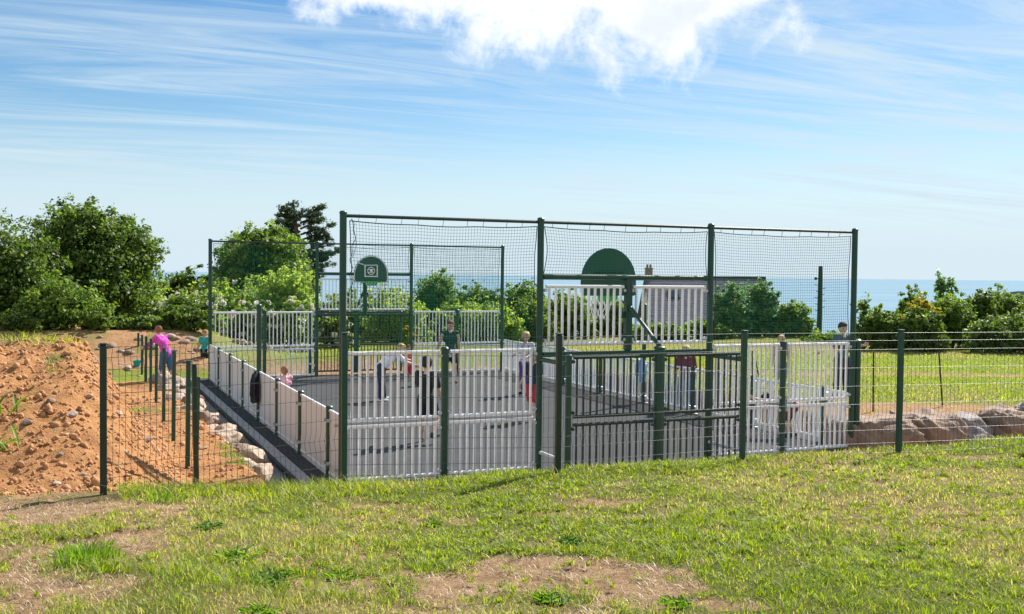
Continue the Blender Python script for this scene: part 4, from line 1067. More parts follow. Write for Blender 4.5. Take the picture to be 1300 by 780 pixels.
# ------------------------------------------------------------------ people
def skin_mat(n, c): return paint(n, c, 0.55, 0.08, 20)
SKIN = skin_mat('skin', (0.58, 0.36, 0.26))
def cloth(n, c, var=.12): return paint(n, c, 0.85, var, 26, bump=.25)
def capsule(b, p, q, r0, r1, n=12):
    p = Vector(p); q = Vector(q); d = q - p
    if d.length < 1e-5: b.sphere(p, r0, n, 8); return
    d.normalize(); pts = []; rad = []
    for k in range(5):
        a = math.pi / 2 * (1 - k / 4 * .98); pts.append(p - d * r0 * math.sin(a)); rad.append(max(.001, r0 * math.cos(a)))
    for k in range(5):
        a = math.pi / 2 * (k / 4 * .98 + .02); pts.append(q + d * r1 * math.sin(a)); rad.append(max(.001, r1 * math.cos(a)))
    b.tube(pts, rad, n)
def remeshed(name, b, m, parent, vox, smooth_it=3):
    me = bpy.data.meshes.new(name + '_raw'); me.from_pydata(b.v, [], b.f); me.update()
    o = bpy.data.objects.new(name, me); COL.objects.link(o)
    r = o.modifiers.new('r', 'REMESH'); r.mode = 'VOXEL'; r.voxel_size = vox
    s = o.modifiers.new('s', 'SMOOTH'); s.factor = .5; s.iterations = smooth_it
    dg = bpy.context.evaluated_depsgraph_get(); dg.update()
    nm = bpy.data.meshes.new_from_object(o.evaluated_get(dg)); o.modifiers.clear()
    o.data = nm; nm.name = name; bpy.data.meshes.remove(me); nm.materials.clear(); nm.materials.append(m); nm.shade_smooth()
    o.parent = parent
    return o
def person(loc, rz, h, label, hair, top, bottom, shoe, lean=0, armL=(5, 8, 12), armR=(5, 8, 12), legL=(0, 3, 0), legR=(0, 3, 0), head=(0, 0), sleeve=.45, shorts=.35, skin=None, hairlen=0.0, child=False, group=None, twist=0, sink=0, stripe=None):
    """stands at loc facing local +y. arm (forward, out, elbow), leg (forward, out, knee) in degrees; sleeve / shorts: covered share of the limb"""
    skin = skin or SKIN
    t = empty('person', loc, rz, label, 'person', group)
    hs = 1.12 if child else 1.0
    def rot(f, o, sgn):   # direction of a limb hanging down, swung forward f and out o
        f, o = R(f), R(o); return Vector((sgn * math.sin(o), math.sin(f) * math.cos(o), -math.cos(f) * math.cos(o)))
    la = R(lean); up = Vector((0, math.sin(la), math.cos(la))); fw = Vector((0, math.cos(la), -math.sin(la)))
    J = {}
    hip = Vector((0, 0, 0))
    low = 0
    for s, leg in (('L', legL), ('R', legR)):
        sg = -1 if s == 'L' else 1
        a = hip + Vector((sg * .052 * h, 0, -.01 * h)); k = a + rot(leg[0], leg[1], sg) * .235 * h
        an = k + rot(leg[0] - leg[2], leg[1] * .6, sg) * .225 * h
        J['hip' + s], J['knee' + s], J['ank' + s] = a, k, an; low = min(low, an.z)
        J['toe' + s] = an + Vector((sg * .02 * h, .095 * h, -.028 * h)); J['heel' + s] = an + Vector((0, -.028 * h, -.026 * h))
    off = Vector((0, 0, -low + .042 * h - sink))
    for k in J: J[k] = J[k] + off
    hip = hip + off
    chest = hip + up * .20 * h; neck = hip + up * .315 * h; hd = neck + (up * .9 + Vector((0, .25, .1)) * (0.2 + lean / 120)).normalized() * .095 * h
    hyaw, hpit = R(head[0]), R(head[1])
    hf = Vector((math.sin(hyaw) * math.cos(hpit), math.cos(hyaw) * math.cos(hpit), math.sin(hpit))); hu = (Vector((0, 0, 1)) - hf * hf.z).normalized(); hr_ = hf.cross(hu)
    for s, arm in (('L', armL), ('R', armR)):
        sg = -1 if s == 'L' else 1
        sh = neck - up * .02 * h + Vector((sg * .108 * h, 0, 0)); e = sh + rot(arm[0], arm[1], sg) * .165 * h
        w = e + rot(arm[0] + arm[2], arm[1] * .8, sg) * .145 * h
        J['sh' + s], J['el' + s], J['wr' + s] = sh, e, w
    # body: one continuous surface
    b = MB()
    capsule(b, hip + Vector((-.035 * h, 0, 0)), hip + Vector((.035 * h, 0, 0)), .062 * h, .062 * h)
    capsule(b, hip + up * .02 * h, chest, .066 * h, .074 * h); capsule(b, chest + Vector((-.045 * h, 0, 0)), chest + Vector((.045 * h, 0, 0)), .066 * h, .066 * h)
    capsule(b, chest, neck - up * .03 * h, .075 * h, .05 * h); capsule(b, J['shL'], J['shR'], .034 * h, .034 * h)
    capsule(b, neck - up * .02 * h, hd - hu * .03 * h, .031 * h, .03 * h)
    r = .062 * h * hs; b.sphere(hd + hu * .012 * h, (r * .86, r * .98, r * 1.12), 14, 10)
    capsule(b, hd - hu * .03 * h + hf * .012 * h, hd - hu * .048 * h + hf * .026 * h, .034 * h * hs, .022 * h * hs)
    capsule(b, hd + hf * r * .93 + hu * .006 * h, hd + hf * r * 1.12 - hu * .012 * h, .006 * h, .010 * h, 8)
    for sg in (-1, 1): b.sphere(hd + hr_ * sg * r * .88, (.008 * h, .013 * h, .02 * h), 8, 6)
    for s in 'LR':
        sg = -1 if s == 'L' else 1
        capsule(b, J['sh' + s], J['el' + s], .034 * h, .026 * h); capsule(b, J['el' + s], J['wr' + s], .026 * h, .017 * h)
        capsule(b, J['hip' + s], J['knee' + s], .058 * h, .038 * h); capsule(b, J['knee' + s] - Vector((0, .008 * h, .05 * h)), J['knee' + s] + (J['ank' + s] - J['knee' + s]) * .5 - Vector((0, .008 * h, 0)), .037 * h, .035 * h)
        capsule(b, J['knee' + s], J['ank' + s], .037 * h, .022 * h); capsule(b, J['heel' + s], J['toe' + s], .024 * h, .018 * h)
        d = (J['wr' + s] - J['el' + s]).normalized(); side = d.cross(Vector((sg, 0, 0))); side = side.normalized() if side.length > .1 else Vector((0, 1, 0)); nn = d.cross(side)
        w = J['wr' + s]; kn = w + d * .048 * h
        for q in (-1, 0, 1): capsule(b, w + side * q * .008 * h, kn + side * q * .014 * h, .010 * h, .010 * h, 8)
        for q, ln in ((-1.5, .030), (-.5, .042), (.5, .045), (1.5, .038)):
            p0 = kn + side * q * .0125 * h; p1 = p0 + d * ln * .5 * h; p2 = p1 + (d * .8 - nn * sg * .6).normalized() * ln * .5 * h
            capsule(b, p0, p1, .0062 * h, .0058 * h, 7); capsule(b, p1, p2, .0058 * h, .005 * h, 7)
        capsule(b, w + d * .012 * h + side * .014 * h, w + d * .035 * h + side * .036 * h, .0075 * h, .0062 * h, 7); capsule(b, w + d * .035 * h + side * .036 * h, w + d * .055 * h + side * .038 * h, .0062 * h, .005 * h, 7)
    remeshed('body', b, skin, t, .0075 * h, 2)
    # clothing
    g = .008 * h; b = MB()
    capsule(b, hip + up * (-.01) * h, chest, .072 * h + g, .078 * h + g * .4)
    capsule(b, hip + Vector((-.04 * h, 0, 0)) + up * .01 * h, hip + Vector((.04 * h, 0, 0)) + up * .01 * h, .064 * h + g, .064 * h + g)
    capsule(b, chest + Vector((-.05 * h, 0, 0)), chest + Vector((.05 * h, 0, 0)), .068 * h + g, .068 * h + g); capsule(b, chest, neck - up * .045 * h, .078 * h + g, .055 * h)
    capsule(b, J['shL'] - up * .005 * h, J['shR'] - up * .005 * h, .036 * h + g * .6, .036 * h + g * .6)
    if sleeve > 0:
        for s in 'LR':
            sh, e, w = J['sh' + s], J['el' + s], J['wr' + s]; c = sleeve * 2
            capsule(b, sh, sh.lerp(e, min(1, c)), .037 * h + g, .032 * h + g)
            if c > 1: capsule(b, e, e.lerp(w, (c - 1) * .95), .030 * h + g, .022 * h + g)
    sh_o = remeshed('shirt', b, top, t, .009 * h, 3)
    b = MB()
    capsule(b, hip + Vector((-.04 * h, 0, 0)), hip + Vector((.04 * h, 0, 0)), .067 * h + g, .067 * h + g)
    for s in 'LR':
        a, k, an = J['hip' + s], J['knee' + s], J['ank' + s]; c = shorts * 2
        capsule(b, a, a.lerp(k, min(1, c)), .061 * h + g, (.061 - .02 * min(1, c)) * h + g * 1.6)
        if c > 1: capsule(b, k, k.lerp(an, (c - 1) * .98), .041 * h + g, .032 * h + g)
    remeshed('shorts' if shorts < .6 else 'trousers', b, bottom, t, .009 * h, 3)
    for s in 'LR':
        b = MB(); capsule(b, J['heel' + s], J['toe' + s], .029 * h, .023 * h); capsule(b, J['heel' + s] + Vector((0, .01 * h, .02 * h)), J['ank' + s] + Vector((0, 0, -.01 * h)), .027 * h, .026 * h)
        for i, p in enumerate(b.v): b.v[i] = (p[0], p[1], max(p[2], 0.004) if off.z > 0 and J['ank' + s].z < .06 * h else p[2])
        b.build('shoe', shoe, t, smooth=True)
    b = MB(); b.sphere(hd + hu * .026 * h - hf * .016 * h, (r * 1.0, r * 1.04, r * 1.12), 14, 9)
    b.sphere(hd + hu * .052 * h + hf * .012 * h, (r * .82, r * .8, r * .6), 12, 7)
    if hairlen: 
        capsule(b, hd - hf * .03 * h, hd - hf * .04 * h - hu * hairlen * h, r * .85, r * .5)
    remeshed('hair', b, hair, t, .010 * h, 1)
    fc = MB()
    for sg in (-1, 1): fc.sphere(hd + hf * r * .90 + hr_ * sg * r * .36 + hu * .016 * h, .0075 * h, 8, 6)
    fc.build('eyes', M['black'], t)
    MB().tube([hd + hf * r * .98 - hr_ * .016 * h - hu * .036 * h, hd + hf * r * 1.06 - hu * .038 * h, hd + hf * r * .98 + hr_ * .016 * h - hu * .036 * h], .0042 * h, 5).build('mouth', cloth('lips', (.45, .18, .15)), t)
    return t
BLOND = cloth('blond_hair', (0.52, 0.38, 0.19), .25); BROWN = cloth('brown_hair', (0.12, 0.065, 0.035), .3); DARK = cloth('dark_hair', (0.025, 0.018, 0.015), .3); REDC = cloth('red_brown_hair', (0.30, 0.12, 0.06), .25)
pink = cloth('magenta_cotton', (0.80, 0.09, 0.52)); teal = cloth('teal_cotton', (0.03, 0.36, 0.34)); wht = cloth('white_cotton', (0.78, 0.77, 0.82), .05); blk = cloth('black_cotton', (0.012, 0.012, 0.016))
grn = cloth('dark_green_jersey', (0.010, 0.06, 0.045)); navy = cloth('navy_cloth', (0.02, 0.028, 0.07)); blue = cloth('blue_denim', (0.06, 0.15, 0.33), .25); red = cloth('red_cloth', (0.62, 0.03, 0.06)); maroon = cloth('maroon_cloth', (0.15, 0.03, 0.05), .3)
rose = cloth('rose_cotton', (0.80, 0.38, 0.46)); grey = cloth('grey_cotton', (0.38, 0.38, 0.42)); orange = cloth('orange_cotton', (0.75, 0.16, 0.05)); slate_b = cloth('grey_blue_cotton', (0.07, 0.12, 0.17)); purple = cloth('purple_cloth', (0.12, 0.06, 0.25))
def patterned():
    m, nt, p = base_mat('printed_cotton'); tc = nt.nodes.new('ShaderNodeTexCoord'); v = nt.nodes.new('ShaderNodeTexVoronoi'); v.inputs['Scale'].default_value = 18
    nt.links.new(tc.outputs['Object'], v.inputs['Vector']); r = nt.nodes.new('ShaderNodeValToRGB'); nt.links.new(v.outputs['Distance'], r.inputs[0])
    r.color_ramp.elements[0].color = (.22, .10, .12, 1); r.color_ramp.elements[0].position = .25; r.color_ramp.elements[1].color = (.72, .72, .76, 1); r.color_ramp.elements[1].position = .45
    nt.links.new(r.outputs[0], p.inputs['Base Color']); p.inputs['Roughness'].default_value = .85; return m
patt = patterned()
shoe_w = cloth('white_shoe', (.7, .7, .68)); shoe_k = cloth('dark_shoe', (.03, .03, .035)); shoe_p = cloth('pink_shoe', (.75, .12, .22))
def on(px, py, z=0.0): return onz(px, py, z)
def ground_d(px, d): p = at(px, 430, d); return Vector((p.x, d, th(p.x, d)))
# outside, left of the court
person(ground_d(211, 28.0), R(66), 1.60, 'person in a bright magenta top bending over the side fence at left', REDC, pink, blue, shoe_w, lean=24, armL=(44, 6, 20), armR=(58, 8, 25), legL=(8, 3, 4), legR=(-8, 3, 4), head=(25, -8), sleeve=.95, shorts=.62)
person(onz(260, 470, -.02), R(168), 1.25, 'child in a teal T-shirt standing outside the far left corner post', REDC, teal, blk, shoe_p, child=True, armL=(8, 6, 15), armR=(12, 6, 20), legL=(6, 3, 0), legR=(-6, 3, 4), head=(-20, -5), sleeve=.3, shorts=.4)
# on the court
person(C(0.42, 6.55), R(38), 1.14, 'small child in a rose pink top looking over the left side boards', REDC, rose, navy, shoe_p, child=True, lean=4, armL=(70, 14, 40), armR=(66, 16, 45), head=(35, -6), sleeve=.15, shorts=.4, hairlen=.03)
person(on(483, 509), R(-66), 1.60, 'person in a white T-shirt and dark trousers bending forward on the court', BLOND, wht, navy, shoe_w, lean=50, armL=(62, 8, 14), armR=(48, 10, 22), legL=(12, 4, 4), legR=(-2, 5, 2), head=(0, -30), sleeve=.35, shorts=1.0)
person(on(571, 486), R(186), 1.76, 'man in a dark green sleeveless jersey standing on the far half of the court', BROWN, grn, blk, shoe_k, armL=(4, 9, 6), armR=(10, 22, 8), legL=(2, 4, 0), legR=(-3, 5, 3), head=(18, -12), sleeve=0, shorts=.30)
person(on(541, 562), R(-20), 1.56, 'child all in black seen from behind through the near left bars', DARK, blk, blk, shoe_k, child=True, armL=(30, 20, 70), armR=(10, 10, 10), legL=(4, 3, 2), legR=(14, 14, 62), head=(-10, -4), sleeve=.42, shorts=.40)
person(on(667, 501), R(150), 1.60, 'blond boy in a pale printed T-shirt left of the second tall near post', BLOND, patt, purple, shoe_k, child=True, armL=(25, 6, 50), armR=(20, 6, 60), legL=(3, 3, 0), legR=(-4, 3, 4), head=(-25, -8), sleeve=.4, shorts=.9)
person(on(677, 534), R(150), 1.46, 'boy in red shorts half hidden behind the second tall near post', BROWN, navy, red, shoe_w, child=True, armL=(10, 8, 15), armR=(14, 8, 25), legL=(5, 3, 4), legR=(-5, 3, 2), head=(15, -10), sleeve=.35, shorts=.42)
person(on(870, 521), R(170), 1.48, 'child in a maroon top and blue jeans behind the right half of the goal recess', BLOND, maroon, blue, shoe_w, child=True, armL=(6, 12, 10), armR=(6, 12, 12), legL=(2, 5, 0), legR=(-2, 5, 2), head=(10, -8), sleeve=.42, shorts=1.0)
person(on(1008, 555), R(75), 1.30, 'child in a grey top stooping low behind the near right bars', DARK, grey, maroon, shoe_k, child=True, lean=78, armL=(95, 8, 10), armR=(85, 8, 20), legL=(42, 5, 62), legR=(28, 5, 55), head=(-5, -35), sleeve=.5, shorts=.45)
# beyond the court
q = at(1068, 505, 23.7)
person((q.x, q.y, th(q.x, q.y)), R(205), 1.70, 'dark haired person in a grey blue top beside the tall right corner post', DARK, slate_b, navy, shoe_k, armL=(35, 10, 70), armR=(20, 24, 60), legL=(2, 3, 0), legR=(-3, 3, 3), head=(15, -8), sleeve=.4, shorts=1.0, hairlen=.03)
q = at(991, 480, 24.6)
person((q.x, q.y, th(q.x, q.y)), R(170), 1.32, 'fair haired child whose head shows above the short post right of the goal recess', BLOND, cloth('straw_cotton', (.5, .42, .3)), grey, shoe_w, child=True, head=(0, -5), sleeve=.4, shorts=.5)
q = onz(518, 476, .1)
person((q.x, q.y, th(q.x, q.y)), R(190), 1.12, 'small child in an orange top standing behind the far goal', BROWN, orange, red, shoe_k, child=True, head=(10, -5), sleeve=.4, shorts=.45)
# jackets hung on the two tall side posts
def jacket(loc, rz, m, label, l=.62, w=.2):
    rr = random.Random(int(l * 100)); V = []; n = 16; k = 9
    for j in range(k):
        t = j / (k - 1); z = -l * t
        for i in range(n):
            a = 2 * math.pi * i / n
            ww = w * (.30 + .75 * min(1, t * 2.2)) * (1 - .18 * max(0, t - .7) / .3)
            f = 1 + .16 * math.sin(3 * a + j * .5) + .08 * rr.uniform(-1, 1)
            V.append((ww * f * math.cos(a), ww * .55 * f * math.sin(a), z + .03 * math.sin(2 * a) * t))
    F_ = [(j * n + i, j * n + (i + 1) % n, (j + 1) * n + (i + 1) % n, (j + 1) * n + i) for j in range(k - 1) for i in range(n)]
    F_ += [tuple(range(n - 1, -1, -1)), tuple(range((k - 1) * n, k * n))]
    t = empty('jacket', loc, rz, label, 'jacket')
    b = MB().add(V, F_); b.build('jacket_body', m, t, smooth=True)
    for s in (-1, 1):
        MB().tube([(s * w * .5, .02, -.08), (s * w * 1.05, .05, -.22), (s * w * 1.1, .07, -l * .78)], [.055, .06, .045], 9).build('sleeve', m, t, smooth=True)
    return t
jacket(C(-0.10, 7.05, 1.03), TH + R(80), cloth('dark_jacket', (.016, .011, .022)), 'dark jacket hung over the left side boards at the tall post', .64, .19)
jacket(C(9.10, 7.05, 1.13), TH + R(85), cloth('pale_blue_jacket', (.30, .45, .62)), 'pale blue jacket hung on the tall post of the right side wall', .60, .15)
# teal bucket by the far end of the side fence
p = at(174, 470, 31); gz = th(p.x, p.y)
t = empty('bucket', (p.x, p.y, gz), 0, 'small teal bucket standing at the far posts of the side fence', 'bucket')
t.scale = (.66, .66, .66); MB().lathe([(.13, 0), (.18, .26), (.19, .27), (.17, .27), (.12, .03)], 16).build('pail', teal, t, smooth=True)
MB().tube([(.18 * math.cos(a), 0, .26 + .14 * math.sin(a)) for a in [math.pi * i / 10 for i in range(11)]], .008, 5).build('handle', M['steel'], t)
# low reddish rail and edging behind the far left corner
def rail(p, q, z, label, h=.5):
    t = empty('low_rail', (p.x, p.y, 0), 0, label, 'rail'); d = q - p
    MB().box((d.x / 2, d.y / 2, z), (d.length, .06, .11), math.atan2(d.y, d.x), .01).build('plank', paint('red_brown_plank', (.34, .13, .10), .8, .2, 6), t)
    for s in (.06, .5, .94): MB().box((d.x * s, d.y * s, (z + th(p.x + d.x * s, p.y + d.y * s)) / 2 - .1), (.07, .07, z - th(p.x + d.x * s, p.y + d.y * s) + .2), 0, .008).build('leg', M['dkwood'], t)
A_ = at(222, 449, 33.5); B_ = at(254, 449, 33.5)
rail(Vector((A_.x, A_.y, 0)), Vector((B_.x, B_.y, 0)), A_.z, 'low red brown plank rail behind the far left corner of the court')
rr = random.Random(9)
for i in range(12):
    p = at(300 + i * 8.6, 456, 34.6 + .05 * i); rock('border_stone', (p.x, p.y, th(p.x, p.y) + .06), (.16, .12, .12), 230 + i, M['palerock'] if i % 2 else M['brownrock'], 'pinkish stone in the border beyond the far left bay', 'stone', 'stones bordering the grass beyond the far left bay', i, 2, 6)

# ------------------------------------------------------------------ grass
def blades(name, xs, ys, hs, ws, tint, m, label, seed, lean=1.8, cat='grass'):
    rng = np.random.default_rng(seed); n = len(xs); zs = terrain(xs, ys) - .004
    az = rng.uniform(0, 2 * np.pi, n); ln = rng.uniform(.1, 1.0, n) * lean * hs
    dx, dy = np.cos(az) * ln, np.sin(az) * ln; fa = az + np.pi / 2 + rng.normal(0, .5, n); wx, wy = np.cos(fa) * ws / 2, np.sin(fa) * ws / 2
    B = np.stack([xs, ys, zs], -1); Wv = np.stack([wx, wy, np.zeros(n)], -1); Dv = np.stack([dx, dy, np.zeros(n)], -1); H = np.stack([np.zeros(n), np.zeros(n), hs], -1)
    V = np.stack([B - Wv, B + Wv, B + Dv * .35 + H * .6 + Wv * .8, B + Dv * .35 + H * .6 - Wv * .8, B + Dv + H * .95], 1).reshape(-1, 3)
    b = np.arange(n)[:, None] * 5
    F3 = np.concatenate([b + np.array([0, 1, 2]), b + np.array([0, 2, 3]), b + np.array([3, 2, 4])], 1).reshape(-1, 3)
    o = link(name, np_mesh(name, V, F3, m, 3, np.repeat(tint, 5)))
    return tag(o, label, cat, kind='stuff')
M['grass'] = leafy('grass_blade', (0.115, 0.19, 0.010), (0.37, 0.43, 0.05), 0.52, third=(0.50, 0.395, 0.175))
M['straw'] = leafy('dead_straw', (0.24, 0.16, 0.085), (0.66, 0.53, 0.34), 0.2)
def bank_grass():
    rng = np.random.default_rng(17); N_ = 270000
    # sample with more blades close to the viewer
    u_ = rng.uniform(0, 1, N_); d = 3.6 * (15.0 / 3.6) ** u_; x = rng.uniform(-1, 1, N_) * (.56 * d + 2.8); y = d
    a, b = ab(x, y)
    k = (b < -4.1 + .25 * rng.normal(size=N_)) & (b > -15)
    x, y, d, b = x[k], y[k], d[k], b[k]
    bare = bareness(x, y); hm = sst(-ab(x, y)[0], 2.3, 3.2) * sst(b, -5.1, -4.6)
    pr = np.clip(1.04 - bare * 1.05 - hm, 0.03 * (1 - hm), 1) * (.55 + .7 * fbm(x, y, 2.2, 3, 19))
    k = rng.uniform(0, 1, len(x)) < pr; x, y, d, bare = x[k], y[k], d[k], bare[k]
    n = len(x); dry = cover(x, y)[2]; patch = fbm(x, y, 1.1, 3, 23); tall = sst(fbm(x, y, 1.6, 4, 29), .55, .75)
    hs = (.018 + .030 * rng.uniform(0, 1, n) ** 1.5 + .05 * sst(fbm(x, y, 6, 2, 37), .5, .8) * rng.uniform(.2, 1, n) + .05 * tall * rng.uniform(.2, 1, n)) * (1 - .45 * np.clip(bare, 0, 1))
    ws = (.0034 + .0030 * rng.uniform(0, 1, n)) * np.clip(d / 6.0, .8, 2.0)
    t = np.clip(.9 * rng.uniform(0, 1, n) ** 1.3 * (.45 + .9 * patch), 0, .78)
    straw = rng.uniform(0, 1, n) < np.clip(.08 + .55 * dry + .35 * bare - .3 * tall, 0.02, .93)
    t = np.where(straw, rng.uniform(.84, 1, n), t)
    blades('bank_grass', x, y, hs, ws, t, M['grass'], 'short patchy lawn grass, green and straw coloured, on the near bank', 3)
bank_grass()
def bank_clumps():
    "tussocks of longer leaves lying over in all directions"
    rng = np.random.default_rng(71); N_ = 14000
    d = 3.7 * (13.5 / 3.7) ** rng.uniform(0, 1, N_); x = rng.uniform(-1, 1, N_) * (.56 * d + 2.6); a, b = ab(x, d)
    bare = bareness(x, d); lush = fbm(x, d, .9, 4, 73); hm = sst(-a, 2.3, 3.2) * sst(b, -5.1, -4.6)
    left = sst(-a, 3.2, 4.6)
    k = (b < -4.25) & (hm < .3) & (rng.uniform(0, 1, N_) < np.clip((lush - .36) * 3.2, .06, 1) * (1 - .86 * np.clip(bare, 0, 1)) * (1 - .8 * left)); x, d, lush, bare = x[k], d[k], lush[k], bare[k]
    n = len(x); per = 30; rad = (.022 + .05 * rng.uniform(0, 1, n) ** 1.6); hh = .022 + .046 * rng.uniform(0, 1, n) ** 1.6; ct = rng.uniform(0, .5, n)
    ang = rng.uniform(0, 6.283, (n, per)); r = np.abs(rng.normal(0, .6, (n, per))) * rad[:, None]
    X = (x[:, None] + np.cos(ang) * r).ravel(); Y = (d[:, None] + np.sin(ang) * r).ravel()
    H = (hh[:, None] * rng.uniform(.35, 1.15, (n, per))).ravel(); Wd = (.0042 + .0042 * rng.uniform(0, 1, (n, per))).ravel() * np.repeat(np.clip(d / 7, .8, 1.6), per)
    T_ = np.clip(ct[:, None] + .32 * rng.uniform(0, 1, (n, per)) + (rng.uniform(0, 1, (n, per)) < .09) * .6, 0, 1).ravel()
    blades('bank_tussocks', X, Y, H, Wd, T_, M['grass'], 'tussocks of longer tousled grass scattered over the near bank', 9, lean=2.0)
bank_clumps()
def other_grass():
    rng = np.random.default_rng(27)
    # crest in front of the fence: longer, greener
    N_ = 17000; a = rng.uniform(-3.2, 9.5, N_); b = rng.normal(-4.35, .28, N_); p = P0[None, :] + a[:, None] * CU + b[:, None] * CV
    x, y = p[:, 0], p[:, 1]; f = fbm(x, y, .9, 3, 33); k = rng.uniform(0, 1, N_) < np.clip(f * 2 - .75 + .7 * (a < -.5), .04, 1); x, y, a = x[k], y[k], a[k]; n = len(x)
    hs = (.03 + .10 * rng.uniform(0, 1, n) ** 2.2) * np.where(a < 0, 1.2, .75)
    blades('crest_grass', x, y, hs, .006 + .004 * rng.uniform(0, 1, n), np.clip(rng.uniform(.2, .8, n) + (rng.uniform(0, 1, n) < .10) * .5, 0, 1), M['grass'], 'longer green grass along the crest of the bank at the fence', 4, lean=2.2)
    # playing field to the right and behind the court
    N_ = 90000; y = 19.5 + 20 * rng.uniform(0, 1, N_) ** 1.2; x = rng.uniform(-.35, .62, N_) * y
    g, o, dr = cover(x, y); a, b = ab(x, y); k = (((a > 10.1) & (b > 1)) | (b > 18)) & (rng.uniform(0, 1, N_) < g ** 1.5) & (y < 42); x, y, dr = x[k], y[k], dr[k]; n = len(x)
    t = np.clip(rng.uniform(.1, .75, n), 0, 1); t = np.where(rng.uniform(0, 1, n) < dr * .8, rng.uniform(.85, 1, n), t)
    blades('field_grass', x, y, .03 + .05 * rng.uniform(0, 1, n), .014 + .01 * rng.uniform(0, 1, n), t, M['grass'], 'mown grass of the playing field beyond the court', 5)
    # grass on top of the spoil heap and weeds on the soil
    N_ = 60000; x = rng.uniform(-14, -2, N_); y = rng.uniform(9, 26, N_); g, o, dr = cover(x, y); a, b = ab(x, y)
    k = (b > -4.2) & (a < -1.2) & (rng.uniform(0, 1, N_) < g * 1.0); x, y, a, b = x[k], y[k], a[k], b[k]; n = len(x); hp = (sst(b, .3, 1.5) * sst(-a, 3, 4)) > .4
    hs = np.where(hp, .06 + .13 * rng.uniform(0, 1, n) ** 1.6, .03 + .06 * rng.uniform(0, 1, n))
    t = np.where(rng.uniform(0, 1, n) < np.where(hp, .22, .1), rng.uniform(.84, 1, n), rng.uniform(.1, .75, n))
    blades('heap_grass', x, y, hs, .008 + .006 * rng.uniform(0, 1, n), t, M['grass'], 'rough grass and weeds on the crown of the spoil heap', 6)
    # dry straw and dead stalks lying on the bare patches
    N_ = 110000; u_ = rng.uniform(0, 1, N_); d = 3.8 * (11.5 / 3.8) ** u_; x = rng.uniform(-1, 1, N_) * (.56 * d + 1); y = d; bare = bareness(x, y); a, b = ab(x, y)
    k = (rng.uniform(0, 1, N_) < np.clip(bare * .6 * sst(fbm(x, y, 3.1, 3, 55), .3, .6) + .3 * bare * sst(-a, 2.0, 4.0) + .03, 0, .9)) & (b < -4.3); x, y = x[k], y[k]; n = len(x)
    blades('dead_straw', x, y, .010 + .020 * rng.uniform(0, 1, n), .0035 + .0035 * rng.uniform(0, 1, n), rng.uniform(0, 1, n), M['straw'], 'dead straw lying on the bare earth of the bank', 7, lean=3.2)
other_grass()
# single plants in the lawn
M['grass_fresh'] = leafy('fresh_grass', (0.10, 0.19, 0.015), (0.24, 0.36, 0.05), 0.5)
M['weed'] = leafy('weed_leaf', (0.08, 0.17, 0.015), (0.22, 0.34, 0.045), 0.48)
M['clover'] = leafy('clover_leaf', (0.05, 0.12, 0.02), (0.14, 0.24, 0.045), 0.4)
def plant(name, px, py, zguess, n, l, w, seed, m, label, rise=.55, arch=.5, cat='weed', group=None, spread=.5):
    r = ray(px, py); d = 3.0
    while d < 30 and EYE + r.z * d > th(r.x * d, d): d += .02
    x, y = r.x * d, d; z = th(x, y); rr = random.Random(seed)
    t = empty(name, (x, y, z), 0, label, cat, group); V = []; Fq = []; tint = []
    for i in range(n):
        az = rr.uniform(0, 6.283); L_ = l * rr.uniform(.35, 1.1); up = rise * rr.uniform(.2, 1.5); r0 = l * spread * rr.uniform(0, 1) ** .7; a0 = rr.uniform(0, 6.28)
        cx, cy = r0 * math.cos(a0), r0 * math.sin(a0); tv = rr.random(); k = 5; n0 = len(V); dx, dy = math.cos(az), math.sin(az)
        for j in range(k + 1):
            s = j / k; hgt = up * L_ * (s - arch * s * s) ; wd = w * math.sin(math.pi * (.12 + .86 * s)) ; ox = cx + dx * L_ * s * .8; oy = cy + dy * L_ * s * .8
            V += [(ox - dy * wd, oy + dx * wd, hgt + .012), (ox, oy, hgt), (ox + dy * wd, oy - dx * wd, hgt + .012)]; tint += [tv] * 3
        for j in range(k):
            q = n0 + j * 3; Fq += [(q, q + 1, q + 4, q + 3), (q + 1, q + 2, q + 5, q + 4)]
    link('leaves', np_mesh('leaves', np.array(V), np.array(Fq), m, 4, np.array(tint)), t)
    return t
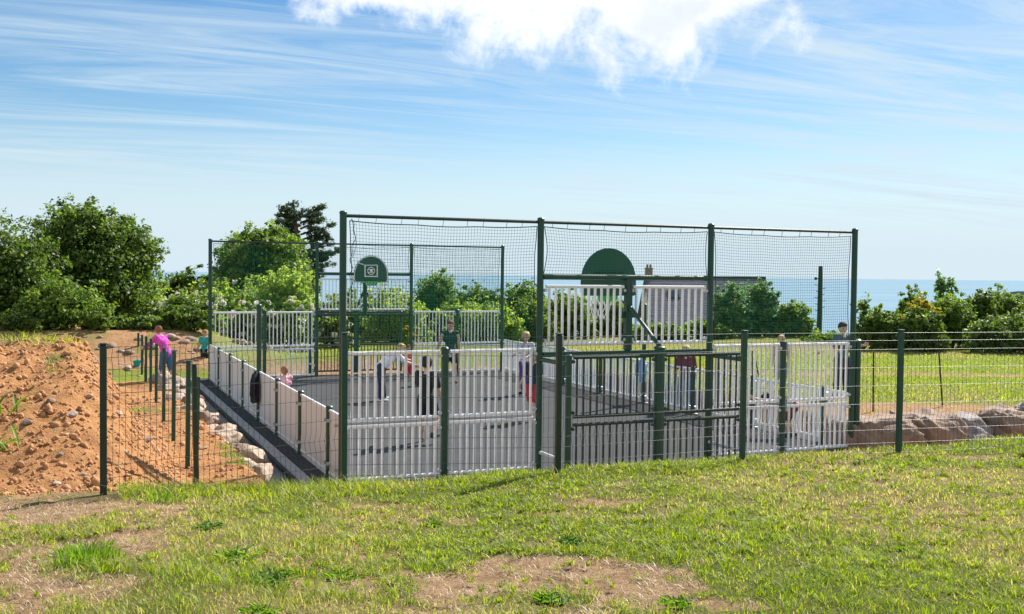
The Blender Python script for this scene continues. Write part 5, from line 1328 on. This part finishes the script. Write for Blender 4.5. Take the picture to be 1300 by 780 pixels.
def tuft(px, py, n, hgt, rad, seed, label):
    r = ray(px, py); d = 3.0
    while d < 30 and EYE + r.z * d > th(r.x * d, d): d += .02
    x, y = r.x * d, d; rng = np.random.default_rng(seed); t = empty('grass_tuft', (x, y, th(x, y)), 0, label, 'grass tuft')
    q = rng.normal(0, .5, (n, 2)) * rad; rr_ = np.hypot(q[:, 0], q[:, 1]) / rad; h = hgt * rng.uniform(.35, 1.1, n) * np.clip(1.1 - .45 * rr_, .3, 1); w = rng.uniform(.003, .0055, n)
    az = np.arctan2(q[:, 1], q[:, 0]) + rng.normal(0, .7, n); ln = h * rng.uniform(.2, .9, n) * (.4 + rr_); fa = rng.uniform(0, 6.28, n)
    Wv = np.stack([np.cos(fa) * w, np.sin(fa) * w, 0 * w], -1); B = np.stack([q[:, 0], q[:, 1], 0 * w - .02], -1); Dv = np.stack([np.cos(az) * ln, np.sin(az) * ln, 0 * w], -1); H = np.stack([0 * h, 0 * h, h], -1)
    V = np.stack([B - Wv, B + Wv, B + Dv * .3 + H * .62 + Wv * .8, B + Dv * .3 + H * .62 - Wv * .8, B + Dv + H * .92], 1).reshape(-1, 3); k = np.arange(n)[:, None] * 5
    F3 = np.concatenate([k + np.array([0, 1, 2]), k + np.array([0, 2, 3]), k + np.array([3, 2, 4])], 1).reshape(-1, 3)
    link('leaves', np_mesh('leaves', V, F3, M['grass_fresh'], 3, np.repeat(rng.uniform(0, 1, n), 5)), t)
tuft(112, 712, 520, .17, .24, 1, 'bright green tuft of long grass left of the lawn, on the dry earth')
tuft(205, 634, 220, .12, .22, 2, 'fresh green tuft at the crest below the side posts')
tuft(690, 606, 60, .10, .08, 3, 'small tuft against the fence post left of the goal recess')
for i, (px, py, n, l, w, lab) in enumerate(((262, 672, 24, .16, .012, 'broad leaved weed with upright leaves near the left of the lawn'), (300, 712, 30, .20, .015, 'large rosette weed beside the small bare patch on the left'), (345, 738, 26, .17, .014, 'dark rosette weed at the edge of the left bare patch'), (432, 735, 24, .14, .013, 'rosette weed in the grass left of the large bare patch'),
                                               (550, 668, 20, .11, .012, 'small dark weed above the large bare patch'), (724, 690, 34, .13, .014, 'leafy weed clump on the upper edge of the large bare patch'), (700, 765, 34, .14, .014, 'leafy weed clump at the bottom, left of the bare patch tip'), (860, 770, 30, .13, .013, 'weed clump at the bottom, below the right end of the bare patch'), (1150, 700, 18, .09, .011, 'low weed in the right half of the lawn'), (330, 782, 26, .16, .013, 'weed at the lower edge of the picture on the left'))):
    plant('weed', px, py, 1.1, int(n * 2.2), l * .6, w * .6, 300 + i, M['clover'] if i in (0, 2, 5) else M['weed'], lab, .75, .6, spread=1.1)
for i, (px, py, l, lab) in enumerate(((2, 528, .38, 'upper broad leaved weed poking in from the left edge on the heap'), (4, 572, .42, 'lower long leaved weed poking in from the left edge on the heap'))):
    plant('weed', px, py, 1.4, 14, l, .02, 330 + i, M['weed'], lab, .9, .45)
# tiny white clover heads and bits of litter in the turf
def clover_heads():
    rng = np.random.default_rng(44); b = MB(); n = 0
    while n < 260:
        y = rng.uniform(4.5, 12.5); x = rng.uniform(-.1, .62) * y; a, bb_ = ab(np.array([x]), np.array([y]))
        if bb_[0] > -4.3 or bareness(np.array([x]), np.array([y]))[0] > .4 or rng.uniform() > fbm(x, y, .8, 3, 51) * 1.3 - .1: continue
        z = th(x, y); b.sphere((x, y, z + rng.uniform(.02, .045)), rng.uniform(.005, .009), 6, 4); n += 1
    tag(b.build('clover_flowers', M['blossom']), 'tiny white clover heads scattered in the lawn', 'flowers', kind='stuff')
clover_heads()
